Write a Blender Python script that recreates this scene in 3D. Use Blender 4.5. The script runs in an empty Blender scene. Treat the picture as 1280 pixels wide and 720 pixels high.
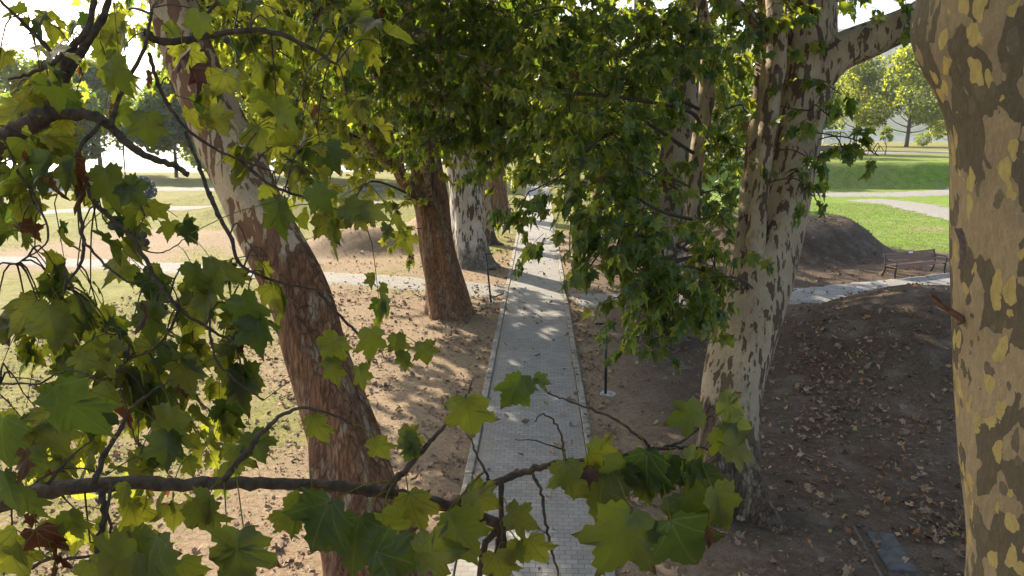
import bpy, bmesh, math, random
import numpy as np
from mathutils import Vector

random.seed(7)
rng = np.random.default_rng(7)
scene = bpy.context.scene
col = scene.collection

# ------------------------------------------------------------------ camera
F_PX = 914.0
PITCH = math.radians(12.1)
YAW = math.radians(2.06)
CAM = np.array([0.0, 0.0, 5.5])
cam_d = bpy.data.cameras.new('camera')
cam_d.sensor_width = 36.0
cam_d.lens = 36.0 * F_PX / 1280.0
cam_d.clip_start = 0.05
cam_d.clip_end = 9000
cam = bpy.data.objects.new('camera', cam_d)
col.objects.link(cam)
cam.location = CAM
cam.rotation_euler = (math.pi / 2 - PITCH, 0, YAW)
scene.camera = cam

# ------------------------------------------------------------------ sky and sun
SUN_AZ = math.radians(-38)      # to the left of the path direction (+Y)
SUN_EL = math.radians(31)
w = bpy.data.worlds.new('World')
scene.world = w
w.use_nodes = True
nt = w.node_tree
bg = nt.nodes['Background']
sky = nt.nodes.new('ShaderNodeTexSky')
sky.sky_type = 'NISHITA'
sky.sun_disc = False
sky.sun_elevation = SUN_EL
sky.sun_rotation = SUN_AZ
sky.air_density = 1.0
sky.dust_density = 2.5
nt.links.new(sky.outputs[0], bg.inputs[0])
bg.inputs[1].default_value = 0.12
sun_d = bpy.data.lights.new('sun', 'SUN')
sun_d.energy = 5.0
sun_d.angle = math.radians(0.53)
sun_d.color = (1.0, 0.88, 0.69)
sun = bpy.data.objects.new('sun', sun_d)
col.objects.link(sun)
S = Vector((math.sin(SUN_AZ) * math.cos(SUN_EL), math.cos(SUN_AZ) * math.cos(SUN_EL), math.sin(SUN_EL)))
sun.rotation_euler = S.to_track_quat('Z', 'Y').to_euler()
sun.location = (-20, 20, 40)
scene.view_settings.view_transform = 'Standard'
scene.view_settings.look = 'None'
scene.view_settings.gamma = 1
scene.view_settings.use_curve_mapping = False
scene.view_settings.exposure = 1.48
scene.render.engine = 'CYCLES'
cy = scene.cycles
cy.use_denoising = True
cy.max_bounces = 6
cy.diffuse_bounces = 3
cy.glossy_bounces = 2
cy.transmission_bounces = 4
cy.transparent_max_bounces = 4
cy.volume_bounces = 0
cy.caustics_reflective = False
cy.caustics_refractive = False

# ------------------------------------------------------------------ picking real positions from sight lines
AF = np.array([-math.sin(YAW) * math.cos(PITCH), math.cos(YAW) * math.cos(PITCH), -math.sin(PITCH)])
AR = np.array([math.cos(YAW), math.sin(YAW), 0.0])
AU = np.cross(AR, AF)


def P(px, py, z):
    return CAM + z * (AF + (px - 640) / F_PX * AR + (360 - py) / F_PX * AU)


def G(px, py, h=0.0):
    d = AF + (px - 640) / F_PX * AR + (360 - py) / F_PX * AU
    t = (h - CAM[2]) / d[2]
    return CAM + t * d


# ------------------------------------------------------------------ mesh helpers
def tag(o, label=None, cat=None, group=None, kind=None):
    if label: o['label'] = label
    if cat: o['category'] = cat
    if group: o['group'] = group
    if kind: o['kind'] = kind
    return o


def link(name, me, mat=None, parent=None, loc=None):
    o = bpy.data.objects.new(name, me)
    col.objects.link(o)
    if mat is not None:
        me.materials.append(mat)
    if parent is not None:
        o.parent = parent
    if loc is not None:
        o.location = loc
    return o


def empty(name, loc):
    o = bpy.data.objects.new(name, None)
    o.empty_display_size = 0.3
    o.location = tuple(loc)
    col.objects.link(o)
    return o


def np_mesh(name, V, faces_flat, sizes, smooth=True):
    me = bpy.data.meshes.new(name)
    V = np.asarray(V, dtype=np.float32)
    faces_flat = np.asarray(faces_flat, dtype=np.int32)
    sizes = np.asarray(sizes, dtype=np.int32)
    me.vertices.add(len(V)); me.vertices.foreach_set('co', V.ravel())
    me.loops.add(len(faces_flat)); me.loops.foreach_set('vertex_index', faces_flat)
    me.polygons.add(len(sizes))
    starts = np.concatenate([[0], np.cumsum(sizes)[:-1]]).astype(np.int32)
    me.polygons.foreach_set('loop_start', starts)
    me.polygons.foreach_set('loop_total', sizes)
    me.polygons.foreach_set('use_smooth', np.full(len(sizes), smooth))
    me.update(calc_edges=True)
    return me


class Geo:
    """collects vertices and polygons of one mesh"""
    def __init__(s):
        s.V = []; s.F = []; s.S = []; s.n = 0

    def add(s, V, F):
        V = np.asarray(V, float); F = np.asarray(F, int)
        s.V.append(V); s.F.append((F + s.n).ravel()); s.S.append(np.full(len(F), F.shape[1])); s.n += len(V)

    def build(s, name, mat=None, parent=None, origin=(0, 0, 0), smooth=True):
        V = np.concatenate(s.V) - np.asarray(origin)
        me = np_mesh(name, V, np.concatenate(s.F), np.concatenate(s.S), smooth)
        return link(name, me, mat, parent)


def catmull(pts, n):
    pts = np.asarray(pts, float)
    if len(pts) < 3:
        t = np.linspace(0, 1, n + 1)[:, None]
        return pts[0] * (1 - t) + pts[-1] * t
    p = np.vstack([2 * pts[0] - pts[1], pts, 2 * pts[-1] - pts[-2]])
    out = []
    for i in range(1, len(p) - 2):
        t = np.linspace(0, 1, n, endpoint=False)[:, None]
        a, b, c, d = p[i - 1], p[i], p[i + 1], p[i + 2]
        out.append(0.5 * ((2 * b) + (-a + c) * t + (2 * a - 5 * b + 4 * c - d) * t ** 2 + (-a + 3 * b - 3 * c + d) * t ** 3))
    out.append(pts[-1:])
    return np.vstack(out)


def tube(geo, pts, rad, sides=8, lump=0.0, cap=True, flute=None, seed=0):
    """swept tube; lump = relative surface unevenness, flute = function(k, angle)->scale"""
    pts = np.asarray(pts, float); n = len(pts)
    rad = np.broadcast_to(np.asarray(rad, float), (n,))
    T = np.gradient(pts, axis=0); T /= np.linalg.norm(T, axis=1)[:, None] + 1e-12
    ref = np.array([0.0, 1.0, 0.0]) if abs(T[0][1]) < 0.9 else np.array([1.0, 0, 0])
    N = np.zeros_like(T); b = ref - T[0] * ref.dot(T[0]); N[0] = b / np.linalg.norm(b)
    for i in range(1, n):
        v = N[i - 1] - T[i] * N[i - 1].dot(T[i]); N[i] = v / (np.linalg.norm(v) + 1e-12)
    B = np.cross(T, N)
    a = np.linspace(0, 2 * math.pi, sides, endpoint=False)
    r = rad[:, None] * np.ones((n, sides))
    if lump:
        L = np.concatenate([[0], np.cumsum(np.linalg.norm(np.diff(pts, axis=0), axis=1))])[:, None]
        rr = random.Random(seed)
        m = np.mean(rad) + 1e-6
        for k in range(9):
            q = rr.randint(1, 5); f = rr.uniform(.25, 1.1) / m; ph = rr.uniform(0, 6.3); ph2 = rr.uniform(0, 6.3)
            r = r + rad[:, None] * lump * rr.uniform(.2, .6) * np.sin(q * a[None, :] + ph + .8 * np.sin(L * f * .4 + ph2)) * np.sin(L * f + ph2)
    if flute is not None:
        r = r * flute(np.arange(n)[:, None], a[None, :])
    V = pts[:, None, :] + r[:, :, None] * (np.cos(a)[None, :, None] * N[:, None, :] + np.sin(a)[None, :, None] * B[:, None, :])
    V = V.reshape(-1, 3)
    i = np.arange(n - 1)[:, None] * sides; j = np.arange(sides)[None, :]; j2 = (j + 1) % sides
    Fq = np.stack([i + j, i + j2, i + sides + j2, i + sides + j], -1).reshape(-1, 4)
    geo.add(V, Fq)
    if cap:
        base = geo.n - len(V)
        geo.add([pts[0], pts[-1]], np.zeros((0, 3), int).reshape(0, 3))
        c0, c1 = geo.n - 2, geo.n - 1
        F1 = [[c0, base + (k + 1) % sides, base + k] for k in range(sides)]
        F2 = [[c1, base + (n - 1) * sides + k, base + (n - 1) * sides + (k + 1) % sides] for k in range(sides)]
        geo.F.append(np.array(F1 + F2).ravel()); geo.S.append(np.full(2 * sides, 3))


def box(geo, c, s, rz=0.0, bev=0.0):
    """box with chamfered vertical and horizontal edges"""
    hx, hy, hz = s[0] / 2, s[1] / 2, s[2] / 2
    b = min(bev, hx * .8, hy * .8, hz * .8)
    if b <= 0:
        V = np.array([[x, y, z] for z in (-hz, hz) for x, y in ((-hx, -hy), (hx, -hy), (hx, hy), (-hx, hy))])
        F = [[0, 3, 2, 1], [4, 5, 6, 7], [0, 1, 5, 4], [1, 2, 6, 5], [2, 3, 7, 6], [3, 0, 4, 7]]
    else:
        V = []
        for z, k in ((-hz, b), (-hz + b, 0), (hz - b, 0), (hz, b)):
            x1, y1 = hx - k, hy - k
            V += [[-x1 + (b if not k else 0), -y1, z], [x1 - (b if not k else 0), -y1, z], [x1, -y1 + (b if not k else 0), z], [x1, y1 - (b if not k else 0), z],
                  [x1 - (b if not k else 0), y1, z], [-x1 + (b if not k else 0), y1, z], [-x1, y1 - (b if not k else 0), z], [-x1, -y1 + (b if not k else 0), z]]
        V = np.array(V)
        F = []
        for r in range(3):
            for k in range(8):
                F.append([r * 8 + k, r * 8 + (k + 1) % 8, (r + 1) * 8 + (k + 1) % 8, (r + 1) * 8 + k])
        F.append([0, 7, 6, 5]); F.append([0, 5, 4, 3]); F.append([0, 3, 2, 1])
        F.append([24, 25, 26, 27]); F.append([24, 27, 28, 29]); F.append([24, 29, 30, 31])
    c_, s_ = math.cos(rz), math.sin(rz)
    R = np.array([[c_, s_, 0], [-s_, c_, 0], [0, 0, 1]])
    geo.add(np.asarray(V) @ R + np.asarray(c), F)


# ------------------------------------------------------------------ materials
def mat(name):
    m = bpy.data.materials.new(name); m.use_nodes = True
    n = m.node_tree.nodes; l = m.node_tree.links
    return m, n, l, n['Principled BSDF']


def simple(name, c, rough=.6, metal=0, noise=.15, scale=8, bump=.1):
    m, n, l, b = mat(name)
    tc = n.new('ShaderNodeTexCoord'); nz = n.new('ShaderNodeTexNoise'); nz.inputs['Scale'].default_value = scale; nz.inputs['Detail'].default_value = 6
    l.new(tc.outputs['Object'], nz.inputs[0])
    r = n.new('ShaderNodeValToRGB')
    r.color_ramp.elements[0].color = (*[x * (1 - noise) for x in c], 1); r.color_ramp.elements[1].color = (*[min(1, x * (1 + noise)) for x in c], 1)
    r.color_ramp.elements[0].position = .3; r.color_ramp.elements[1].position = .7
    l.new(nz.outputs[0], r.inputs[0]); l.new(r.outputs[0], b.inputs['Base Color'])
    bp = n.new('ShaderNodeBump'); bp.inputs['Strength'].default_value = bump; bp.inputs['Distance'].default_value = .01
    l.new(nz.outputs[0], bp.inputs['Height']); l.new(bp.outputs[0], b.inputs['Normal'])
    b.inputs['Roughness'].default_value = rough; b.inputs['Metallic'].default_value = metal
    return m


class NB:
    """small node builder"""
    def __init__(s, m): s.n = m.node_tree.nodes; s.l = m.node_tree.links

    def node(s, t, **k):
        o = s.n.new(t)
        for a, v in k.items(): setattr(o, a, v)
        return o

    def plug(s, v, sock):
        if isinstance(v, (int, float, tuple)): sock.default_value = v
        else: s.l.new(v, sock)

    def math(s, op, a, b=0.0, c=None):
        o = s.node('ShaderNodeMath', operation=op); s.plug(a, o.inputs[0]); s.plug(b, o.inputs[1])
        if c is not None: s.plug(c, o.inputs[2])
        return o.outputs[0]

    def mix(s, f, a, b, blend='MIX'):
        o = s.node('ShaderNodeMix', data_type='RGBA', blend_type=blend)
        s.plug(f, o.inputs[0])
        for v, k in ((a, 6), (b, 7)):
            if isinstance(v, tuple): v = (*v, 1) if len(v) == 3 else v
            s.plug(v, o.inputs[k])
        return o.outputs[2]

    def noise(s, vec, scale, detail=4, rough=.5, dist=0.0, out=0):
        o = s.node('ShaderNodeTexNoise'); s.l.new(vec, o.inputs['Vector'])
        o.inputs['Scale'].default_value = scale; o.inputs['Detail'].default_value = detail
        o.inputs['Roughness'].default_value = rough; o.inputs['Distortion'].default_value = dist
        return o.outputs[out]

    def ramp(s, v, lo, hi):
        o = s.node('ShaderNodeMapRange'); s.plug(v, o.inputs[0]); o.inputs[1].default_value = lo; o.inputs[2].default_value = hi
        return o.outputs[0]

    def scalev(s, vec, sc):
        o = s.node('ShaderNodeVectorMath', operation='MULTIPLY'); s.l.new(vec, o.inputs[0]); o.inputs[1].default_value = sc
        return o.outputs[0]

    def bump(s, h, strength, dist, nrm=None):
        o = s.node('ShaderNodeBump'); s.plug(h, o.inputs['Height']); o.inputs['Strength'].default_value = strength; o.inputs['Distance'].default_value = dist
        if nrm is not None: s.l.new(nrm, o.inputs['Normal'])
        return o.outputs[0]


def leaf_material(name, veins=True, trans=.5):
    m, n, l, b = mat(name); q = NB(m)
    att = q.node('ShaderNodeAttribute', attribute_name='tint')
    sep = q.node('ShaderNodeSeparateColor'); l.new(att.outputs[0], sep.inputs[0])
    hue, bri, dead = sep.outputs[0], sep.outputs[1], sep.outputs[2]
    green = q.mix(hue, (.026, .044, .013), (.085, .098, .020)) if veins else q.mix(hue, (.040, .084, .020), (.100, .145, .028))
    tg = q.mix(hue, (.085, .165, .014), (.76, .75, .05)) if veins else q.mix(hue, (.13, .24, .018), (.66, .66, .05))
    geo = q.node('ShaderNodeNewGeometry').outputs['Position']
    spots = q.ramp(q.noise(geo, 55 if veins else 12, 3), .60, .72)
    dd = q.math('MAXIMUM', q.ramp(dead, .5, .55), q.math('MULTIPLY', spots, q.math('MULTIPLY', hue, .55)))
    brown = q.mix(hue, (.075, .026, .014), (.14, .06, .026))
    tb = q.mix(hue, (.12, .022, .008), (.20, .07, .02))
    if veins:
        uv0 = q.node('ShaderNodeUVMap'); uv0.uv_map = 'uv'
        ctr = q.node('ShaderNodeVectorMath', operation='DISTANCE'); l.new(uv0.outputs[0], ctr.inputs[0]); ctr.inputs[1].default_value = (0, .4, 0)
        rim = q.ramp(q.math('ADD', ctr.outputs['Value'], q.math('MULTIPLY', q.noise(geo, 26, 5, .7), .55)), .86, .96)
        dd = q.math('MAXIMUM', dd, q.math('MULTIPLY', rim, q.math('GREATER_THAN', bri, .45)))
    base = q.mix(dd, green, brown)
    tr = q.mix(dd, tg, tb)
    if veins:
        uv = q.node('ShaderNodeUVMap'); uv.uv_map = 'uv'
        sx = q.node('ShaderNodeSeparateXYZ'); l.new(uv.outputs[0], sx.inputs[0])
        ax = q.math('ABSOLUTE', sx.outputs[0])
        y = sx.outputs[1]
        best = None; side = None
        for ang in (0, 44, 80):
            s_, c_ = math.sin(math.radians(ang)), math.cos(math.radians(ang))
            along = q.math('ADD', q.math('MULTIPLY', ax, s_), q.math('MULTIPLY', y, c_))
            across = q.math('ABSOLUTE', q.math('SUBTRACT', q.math('MULTIPLY', ax, c_), q.math('MULTIPLY', y, s_)))
            across = q.math('ADD', across, q.math('MULTIPLY', q.math('LESS_THAN', along, 0.0), 1.0))
            ph = q.math('ABSOLUTE', q.math('SUBTRACT', q.math('FRACT', q.math('MULTIPLY', q.math('SUBTRACT', along, q.math('MULTIPLY', across, .9)), 7.0)), .5))
            sd = q.math('ADD', q.math('MULTIPLY', ph, .28), q.math('MULTIPLY', across, .06))
            if best is None: best, side = across, (across, sd)
            else:
                nearer = q.math('LESS_THAN', across, best)
                old = side[1]
                mixv = q.math('ADD', q.math('MULTIPLY', nearer, sd), q.math('MULTIPLY', q.math('SUBTRACT', 1.0, nearer), old))
                best = q.math('MINIMUM', best, across); side = (best, mixv)
        v1 = q.math('SUBTRACT', 1.0, q.ramp(best, .004, .020))
        v2 = q.math('MULTIPLY', q.math('SUBTRACT', 1.0, q.ramp(side[1], .006, .024)), .35)
        v = q.math('MAXIMUM', v1, v2)
        base = q.mix(q.math('MULTIPLY', v, .75), base, (.16, .20, .07))
        tr = q.mix(q.math('MULTIPLY', v, .8), tr, (.10, .15, .02))
        mott = q.noise(geo, 34, 6, .65)
        base = q.mix(.5, base, q.mix(q.ramp(mott, .3, .7), (.30, .32, .30), (1.15, 1.1, 1)), 'MULTIPLY')
        l.new(q.bump(q.math('SUBTRACT', q.noise(geo, 90, 3), q.math('MULTIPLY', v, .8)), .35, .002), b.inputs['Normal'])
    fac = q.math('ADD', q.math('MULTIPLY', bri, .9), .55)
    sc = q.node('ShaderNodeVectorMath', operation='SCALE'); l.new(base, sc.inputs[0]); l.new(fac, sc.inputs['Scale'])
    l.new(sc.outputs[0], b.inputs['Base Color'])
    b.inputs['Roughness'].default_value = .44 if veins else .36
    b.inputs['Specular IOR Level'].default_value = .4 if veins else .65
    t = q.node('ShaderNodeBsdfTranslucent'); l.new(tr, t.inputs[0])
    mx = q.node('ShaderNodeMixShader'); mx.inputs[0].default_value = trans
    l.new(b.outputs[0], mx.inputs[1]); l.new(t.outputs[0], mx.inputs[2])
    l.new(mx.outputs[0], n['Material Output'].inputs[0])
    return m


def plane_bark(name, tan, dark, yellow, cover=.35, scale=6.0, stretch=.45, patchy=.5, low=None, ridges=0.0):
    """flaking plane bark: rounded plates of differing colour, rough brown bark near the ground"""
    m, n, l, b = mat(name); q = NB(m)
    pos = q.node('ShaderNodeNewGeometry').outputs['Position']
    pv = q.scalev(pos, (1, 1, stretch))
    wob = q.node('ShaderNodeTexNoise'); l.new(pv, wob.inputs[0]); wob.inputs['Scale'].default_value = scale * 1.1; wob.inputs['Detail'].default_value = 3
    off = q.node('ShaderNodeVectorMath', operation='MULTIPLY_ADD')
    l.new(wob.outputs[1], off.inputs[0]); off.inputs[1].default_value = (1.1 / scale,) * 3; l.new(pv, off.inputs[2])
    v1 = q.node('ShaderNodeTexVoronoi', feature='F1'); l.new(off.outputs[0], v1.inputs['Vector']); v1.inputs['Scale'].default_value = scale
    s1 = q.node('ShaderNodeSeparateColor'); l.new(v1.outputs['Color'], s1.inputs[0])
    big = q.noise(pv, scale * .28, 3)
    pick = q.math('ADD', s1.outputs[0], q.math('MULTIPLY', q.math('SUBTRACT', big, .5), 1.6))
    isdark = q.math('LESS_THAN', pick, cover)
    v2 = q.node('ShaderNodeTexVoronoi', feature='F1'); 
    o2 = q.node('ShaderNodeVectorMath', operation='ADD'); l.new(off.outputs[0], o2.inputs[0]); o2.inputs[1].default_value = (3.3, 7.1, 1.7)
    l.new(o2.outputs[0], v2.inputs['Vector']); v2.inputs['Scale'].default_value = scale * 1.75
    s2 = q.node('ShaderNodeSeparateColor'); l.new(v2.outputs['Color'], s2.inputs[0])
    isyel = q.math('MULTIPLY', q.math('LESS_THAN', s2.outputs[1], .22 * patchy + .05), q.math('LESS_THAN', v2.outputs['Distance'], .55))
    isdark2 = q.math('MULTIPLY', q.math('GREATER_THAN', s2.outputs[1], 1 - .2 * patchy), q.math('LESS_THAN', v2.outputs['Distance'], .45))
    fine = q.noise(q.scalev(pos, (1, 1, .35)), 45, 6, .65)
    soft = q.noise(pos, 2.2, 5)
    tanv = q.mix(q.ramp(soft, .3, .7), tuple(x * .78 for x in tan), tuple(x * 1.12 for x in tan))
    c = q.mix(isdark, tanv, dark)
    c = q.mix(isyel, c, yellow)
    c = q.mix(isdark2, c, tuple(x * 1.25 for x in dark))
    c = q.mix(.55, c, q.mix(q.ramp(fine, .32, .68), (.55, .52, .50), (1.08, 1.05, 1.0)), 'MULTIPLY')
    h = q.math('ADD', q.math('MULTIPLY', isdark, -1.0), q.math('MULTIPLY', fine, .35))
    h = q.math('ADD', h, q.math('MULTIPLY', isyel, -.3))
    if low is not None:
        sz = q.node('ShaderNodeSeparateXYZ'); l.new(pos, sz.inputs[0])
        lz = q.math('ADD', sz.outputs[2], q.math('MULTIPLY', q.math('SUBTRACT', q.noise(pv, 1.6, 5, .6), .5), low[1] * 2.4))
        isl = q.math('SUBTRACT', 1.0, q.ramp(lz, low[0] - .12, low[0] + .12))
        crust = q.noise(q.scalev(pos, (1, 1, .24)), 13, 8, .7, .8)
        plates = q.node('ShaderNodeTexVoronoi', feature='DISTANCE_TO_EDGE'); l.new(q.scalev(off.outputs[0], (1, 1, .5)), plates.inputs['Vector']); plates.inputs['Scale'].default_value = 14
        pe = q.ramp(plates.outputs[0], .0, .12)
        rb = q.mix(q.ramp(crust, .33, .66), tuple(x * .34 for x in low[2]), tuple(x * 1.6 for x in low[2]))
        pale = q.ramp(q.noise(q.scalev(pos, (1, 1, .16)), 6, 7, .7), .53, .60)
        rb = q.mix(q.math('MULTIPLY', pale, .7), rb, tuple(x * .8 for x in tan))
        rb = q.mix(q.math('MULTIPLY', q.math('SUBTRACT', 1.0, pe), .6), rb, tuple(x * .35 for x in low[2]))
        c = q.mix(isl, c, rb)
        hb = q.math('ADD', q.math('MULTIPLY', crust, 2.2), q.math('MULTIPLY', pe, .8))
        h = q.math('ADD', q.math('MULTIPLY', h, q.math('SUBTRACT', 1.0, isl)), q.math('MULTIPLY', hb, isl))
    l.new(c, b.inputs['Base Color'])
    edges = q.node('ShaderNodeTexVoronoi', feature='DISTANCE_TO_EDGE'); l.new(off.outputs[0], edges.inputs['Vector']); edges.inputs['Scale'].default_value = scale
    h = q.math('ADD', h, q.math('MULTIPLY', q.ramp(edges.outputs[0], 0, .03), .03))
    h = q.math('ADD', h, q.math('MULTIPLY', q.noise(pos, 9, 5, .6), .8))
    l.new(q.bump(h, 1.0, .022), b.inputs['Normal'])
    b.inputs['Roughness'].default_value = .78
    b.inputs['Specular IOR Level'].default_value = .25
    return m


M_leaf_near = leaf_material('near_leaf', True, .5)
M_leaf = leaf_material('plane_foliage', False, .54)
BR = (.19, .092, .048)
M_bark_near = plane_bark('smooth_flaking_bark', (.30, .235, .145), (.115, .095, .065), (.42, .33, .125), .42, 11.0, .48, .8)
M_bark_fork = plane_bark('grey_tan_flaking_bark', (.41, .325, .215), (.115, .078, .050), (.33, .25, .15), .30, 13.5, .30, .35, low=(1.35, 1.3, (.11, .075, .05)))
M_bark_lean = plane_bark('brown_and_cream_bark', (.48, .38, .26), (.18, .095, .055), (.40, .30, .17), .50, 13.0, .30, .4, low=(3.9, .9, BR))
M_bark_ridge = plane_bark('red_brown_ridged_bark', (.42, .34, .25), (.13, .075, .05), (.35, .25, .15), .6, 9, .3, .3, low=(8.0, .8, (.22, .112, .056)))
M_bark_white = plane_bark('white_flaking_bark', (.60, .56, .50), (.115, .085, .065), (.50, .45, .36), .40, 9.5, .2, .3, low=(.7, .9, (.20, .165, .13)))
M_bark_dim = plane_bark('pale_brown_bark', (.36, .29, .21), (.11, .08, .055), (.36, .28, .17), .36, 5.5, .35, .4, low=(.8, .6, (.11, .08, .06)))
M_twig = simple('twig_bark', (.055, .040, .030), .8, noise=.35, scale=40, bump=.5)
M_limb = plane_bark('limb_bark', (.30, .25, .18), (.09, .07, .052), (.26, .22, .12), .45, 10, .8, .4)
M_branch_near = simple('olive_brown_branch_bark', (.058, .038, .022), .9, noise=.6, scale=45, bump=1.0)

# ------------------------------------------------------------------ terrain
def smooth01(t):
    t = np.clip(t, 0, 1); return t * t * (3 - 2 * t)


def mound(x, y, cx, cy, ax, ay, h, rot=0.0, p=1.0):
    c, s = math.cos(rot), math.sin(rot)
    u = ((x - cx) * c + (y - cy) * s) / ax; v = (-(x - cx) * s + (y - cy) * c) / ay
    r = np.sqrt(u * u + v * v)
    return h * smooth01((1 - r) / p)


def vnoise(x, y, f, seed):
    r = random.Random(seed); o = 0
    for k in range(6):
        a = r.uniform(0, 6.28); q = f * r.uniform(.6, 1.7)
        o = o + np.sin(x * math.cos(a) * q + y * math.sin(a) * q + r.uniform(0, 6.28) + 1.3 * np.sin(.6 * q * (x * math.sin(a) - y * math.cos(a)) + k))
    return o / 6


MA = P(1125, 400, 17.3); MBc = P(985, 300, 35.5); MC = G(440, 318); MD = G(545, 300)
RX = G(674, 164.5)  # not used for building, keeps the path direction handy


def height(x, y):
    h = mound(x, y, MA[0] + 1.5, 17.8, 6.3, 5.6, 1.74, .1, .95)
    h = np.maximum(h, mound(x, y, 11.9, 35.8, 5.2, 5.6, 1.5, -.2, .5))
    h = np.maximum(h, mound(x, y, MC[0], MC[1] + 1.6, 3.8, 3.0, 1.05, .1, .8))
    h = np.maximum(h, mound(x, y, MD[0] - .2, MD[1] + 5.5, 3.0, 7.0, 1.3, .0, .9))
    h = np.maximum(h, mound(x, y, -17, 50, 9, 5, 1.0, .1, .9))
    s = smooth01((x - 10) / 14)
    h = h + s * 2.5 * smooth01((y - 73 - .8 * np.sin(x * .12)) / 3.1 + .12 * vnoise(x, y, .9, 71)) - 0.5 * s * np.exp(-((y - 67) / 6) ** 2) * 0
    # river bed
    shore = 100 + 125 * smooth01((x + 30) / 38)
    h = h - (5.0 + 2.5 * s) * smooth01((y - shore) / 14)
    near = np.exp(-((y - 20) / 60) ** 2)
    flat = smooth01((np.abs(x + .08) - 1.25) / 1.4)
    h = h + near * flat * (.035 * vnoise(x, y, 1.1, 3) + .018 * vnoise(x, y, 4.2, 5))
    big = smooth01(h / .5)
    h = h + near * big * (.03 * vnoise(x, y, 3.2, 8) + .012 * vnoise(x, y, 11, 9))
    return h


def h1(x, y): return float(height(np.array([float(x)]), np.array([float(y)]))[0])


def axis(dense0, dense1, step, lo, hi, g=1.09):
    a = list(np.arange(dense0, dense1 + 1e-6, step))
    s = step; v = a[-1]
    while v < hi: s *= g; v += s; a.append(v)
    s = step; v = a[0]
    while v > lo: s *= g; v -= s; a.insert(0, v)
    return np.array(a)


xs = axis(-15, 17, .14, -1200, 1500); ys = np.array([v for v in axis(4, 44, .14, -200, 44) if v < 44] + list(np.arange(44, 86, .4)) + list(axis(86, 87, .5, 86, 3000, 1.06)))
X, Y = np.meshgrid(xs, ys)
Z = height(X, Y)
V = np.stack([X, Y, Z], -1).reshape(-1, 3)
ny, nx = X.shape
ii = (np.arange(ny - 1)[:, None] * nx + np.arange(nx - 1)[None, :])
Fg = np.stack([ii, ii + 1, ii + 1 + nx, ii + nx], -1).reshape(-1, 4)
gme = np_mesh('ground', V, Fg.ravel(), np.full(len(Fg), 4))


def sst(v, a, b): return smooth01((v - a) / (b - a))


def grass_amount(x, y):
    """where turf covers the soil (0..1)"""
    n1 = vnoise(x, y, 1.3, 21); n2 = vnoise(x, y, .45, 22)
    left = .42 + .45 * n2 + .25 * n1                                  # thin worn turf on the lit left side
    left = left + .5 * sst(y, 30, 44) - .35 * sst(y, 24, 16) * 0
    left = left - .9 * np.exp(-(((x + .9) / 2.2) ** 2)) * sst(y, 32, 22)
    left = left + .35 * sst(-x, 7, 12) - .9 * np.exp(-((x + 19) / 8) ** 2 - ((y - 37) / 7) ** 2)
    md = np.maximum(mound(x, y, MC[0], MC[1] + .3, 3.6, 2.6, 1.0, .1, .5), 0)
    left = left - 1.5 * md
    right = -.25 + .25 * n1 + .9 * sst(y + .35 * (x - 14), 33.5, 37)      # dirt near, green beyond the dug bank
    face = sst(mound(x, y, 12.4, 33.2, 5.4, 3.2, 1.0, -.1, .4) + .12 * n1, .15, .5)
    right = right - 1.6 * face
    g = np.where(x < 0, left, right)
    g = np.where(np.abs(x) < 2.0, left * (1 - (x + 2) / 4) + right * ((x + 2) / 4), g)
    g = g + .8 * sst(y, 44, 60)
    g = g * (1 - .45 * np.exp(-((y - 75.5) / 3.0) ** 2) * (.75 + .4 * n1) * (x > 10))
    return np.clip(g, 0, 1)


def at_attr(me, name, arr):
    a = me.attributes.new(name, 'FLOAT', 'POINT'); a.data.foreach_set('value', np.asarray(arr, np.float32).ravel())


at_attr(gme, 'grass', grass_amount(X, Y))
dark_soil = np.clip(sst(X, .5, 3.5) * sst(46 - Y, 0, 12) + .25 * vnoise(X, Y, .8, 31), 0, 1)  # darker soil to the right of the path
at_attr(gme, 'dark_soil', dark_soil)
at_attr(gme, 'lush', np.clip(sst(X, 4, 10) * sst(120 - Y, 0, 60) + .3 * vnoise(X, Y, .4, 33), 0, 1))

m, n, l, b = mat('soil_and_turf'); q = NB(m)
pos = q.node('ShaderNodeNewGeometry').outputs['Position']
ga = q.node('ShaderNodeAttribute', attribute_name='grass').outputs['Fac']
da = q.node('ShaderNodeAttribute', attribute_name='dark_soil').outputs['Fac']
la = q.node('ShaderNodeAttribute', attribute_name='lush').outputs['Fac']
n1 = q.noise(pos, 1.4, 8, .65); n2 = q.noise(pos, 9, 8, .7); n3 = q.noise(pos, 38, 5, .7)
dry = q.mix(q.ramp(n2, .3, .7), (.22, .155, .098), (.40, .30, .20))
dark_earth = q.mix(q.ramp(n2, .3, .7), (.062, .041, .028), (.145, .103, .070))
dark_earth = q.mix(q.ramp(n1, .50, .68), dark_earth, (.17, .138, .108))
soil = q.mix(da, dry, dark_earth)
soil = q.mix(.45, soil, q.mix(q.ramp(n3, .35, .65), (.35, .33, .3), (1.2, 1.18, 1.15)), 'MULTIPLY')
vor = q.node('ShaderNodeTexVoronoi', feature='F1'); l.new(pos, vor.inputs['Vector']); vor.inputs['Scale'].default_value = 22
sv = q.node('ShaderNodeSeparateColor'); l.new(vor.outputs['Color'], sv.inputs[0])
peb = q.math('MULTIPLY', q.math('LESS_THAN', vor.outputs['Distance'], .28), q.math('GREATER_THAN', sv.outputs[0], .80))
soil = q.mix(q.math('MULTIPLY', peb, .7), soil, q.mix(da, (.38, .34, .29), (.20, .17, .14)))
turf_dry = q.mix(q.ramp(n3, .35, .65), (.12, .13, .035), (.33, .30, .11))
turf_lush = q.mix(q.ramp(n3, .35, .65), (.095, .185, .020), (.25, .36, .055))
turf = q.mix(la, turf_dry, turf_lush)
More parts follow.
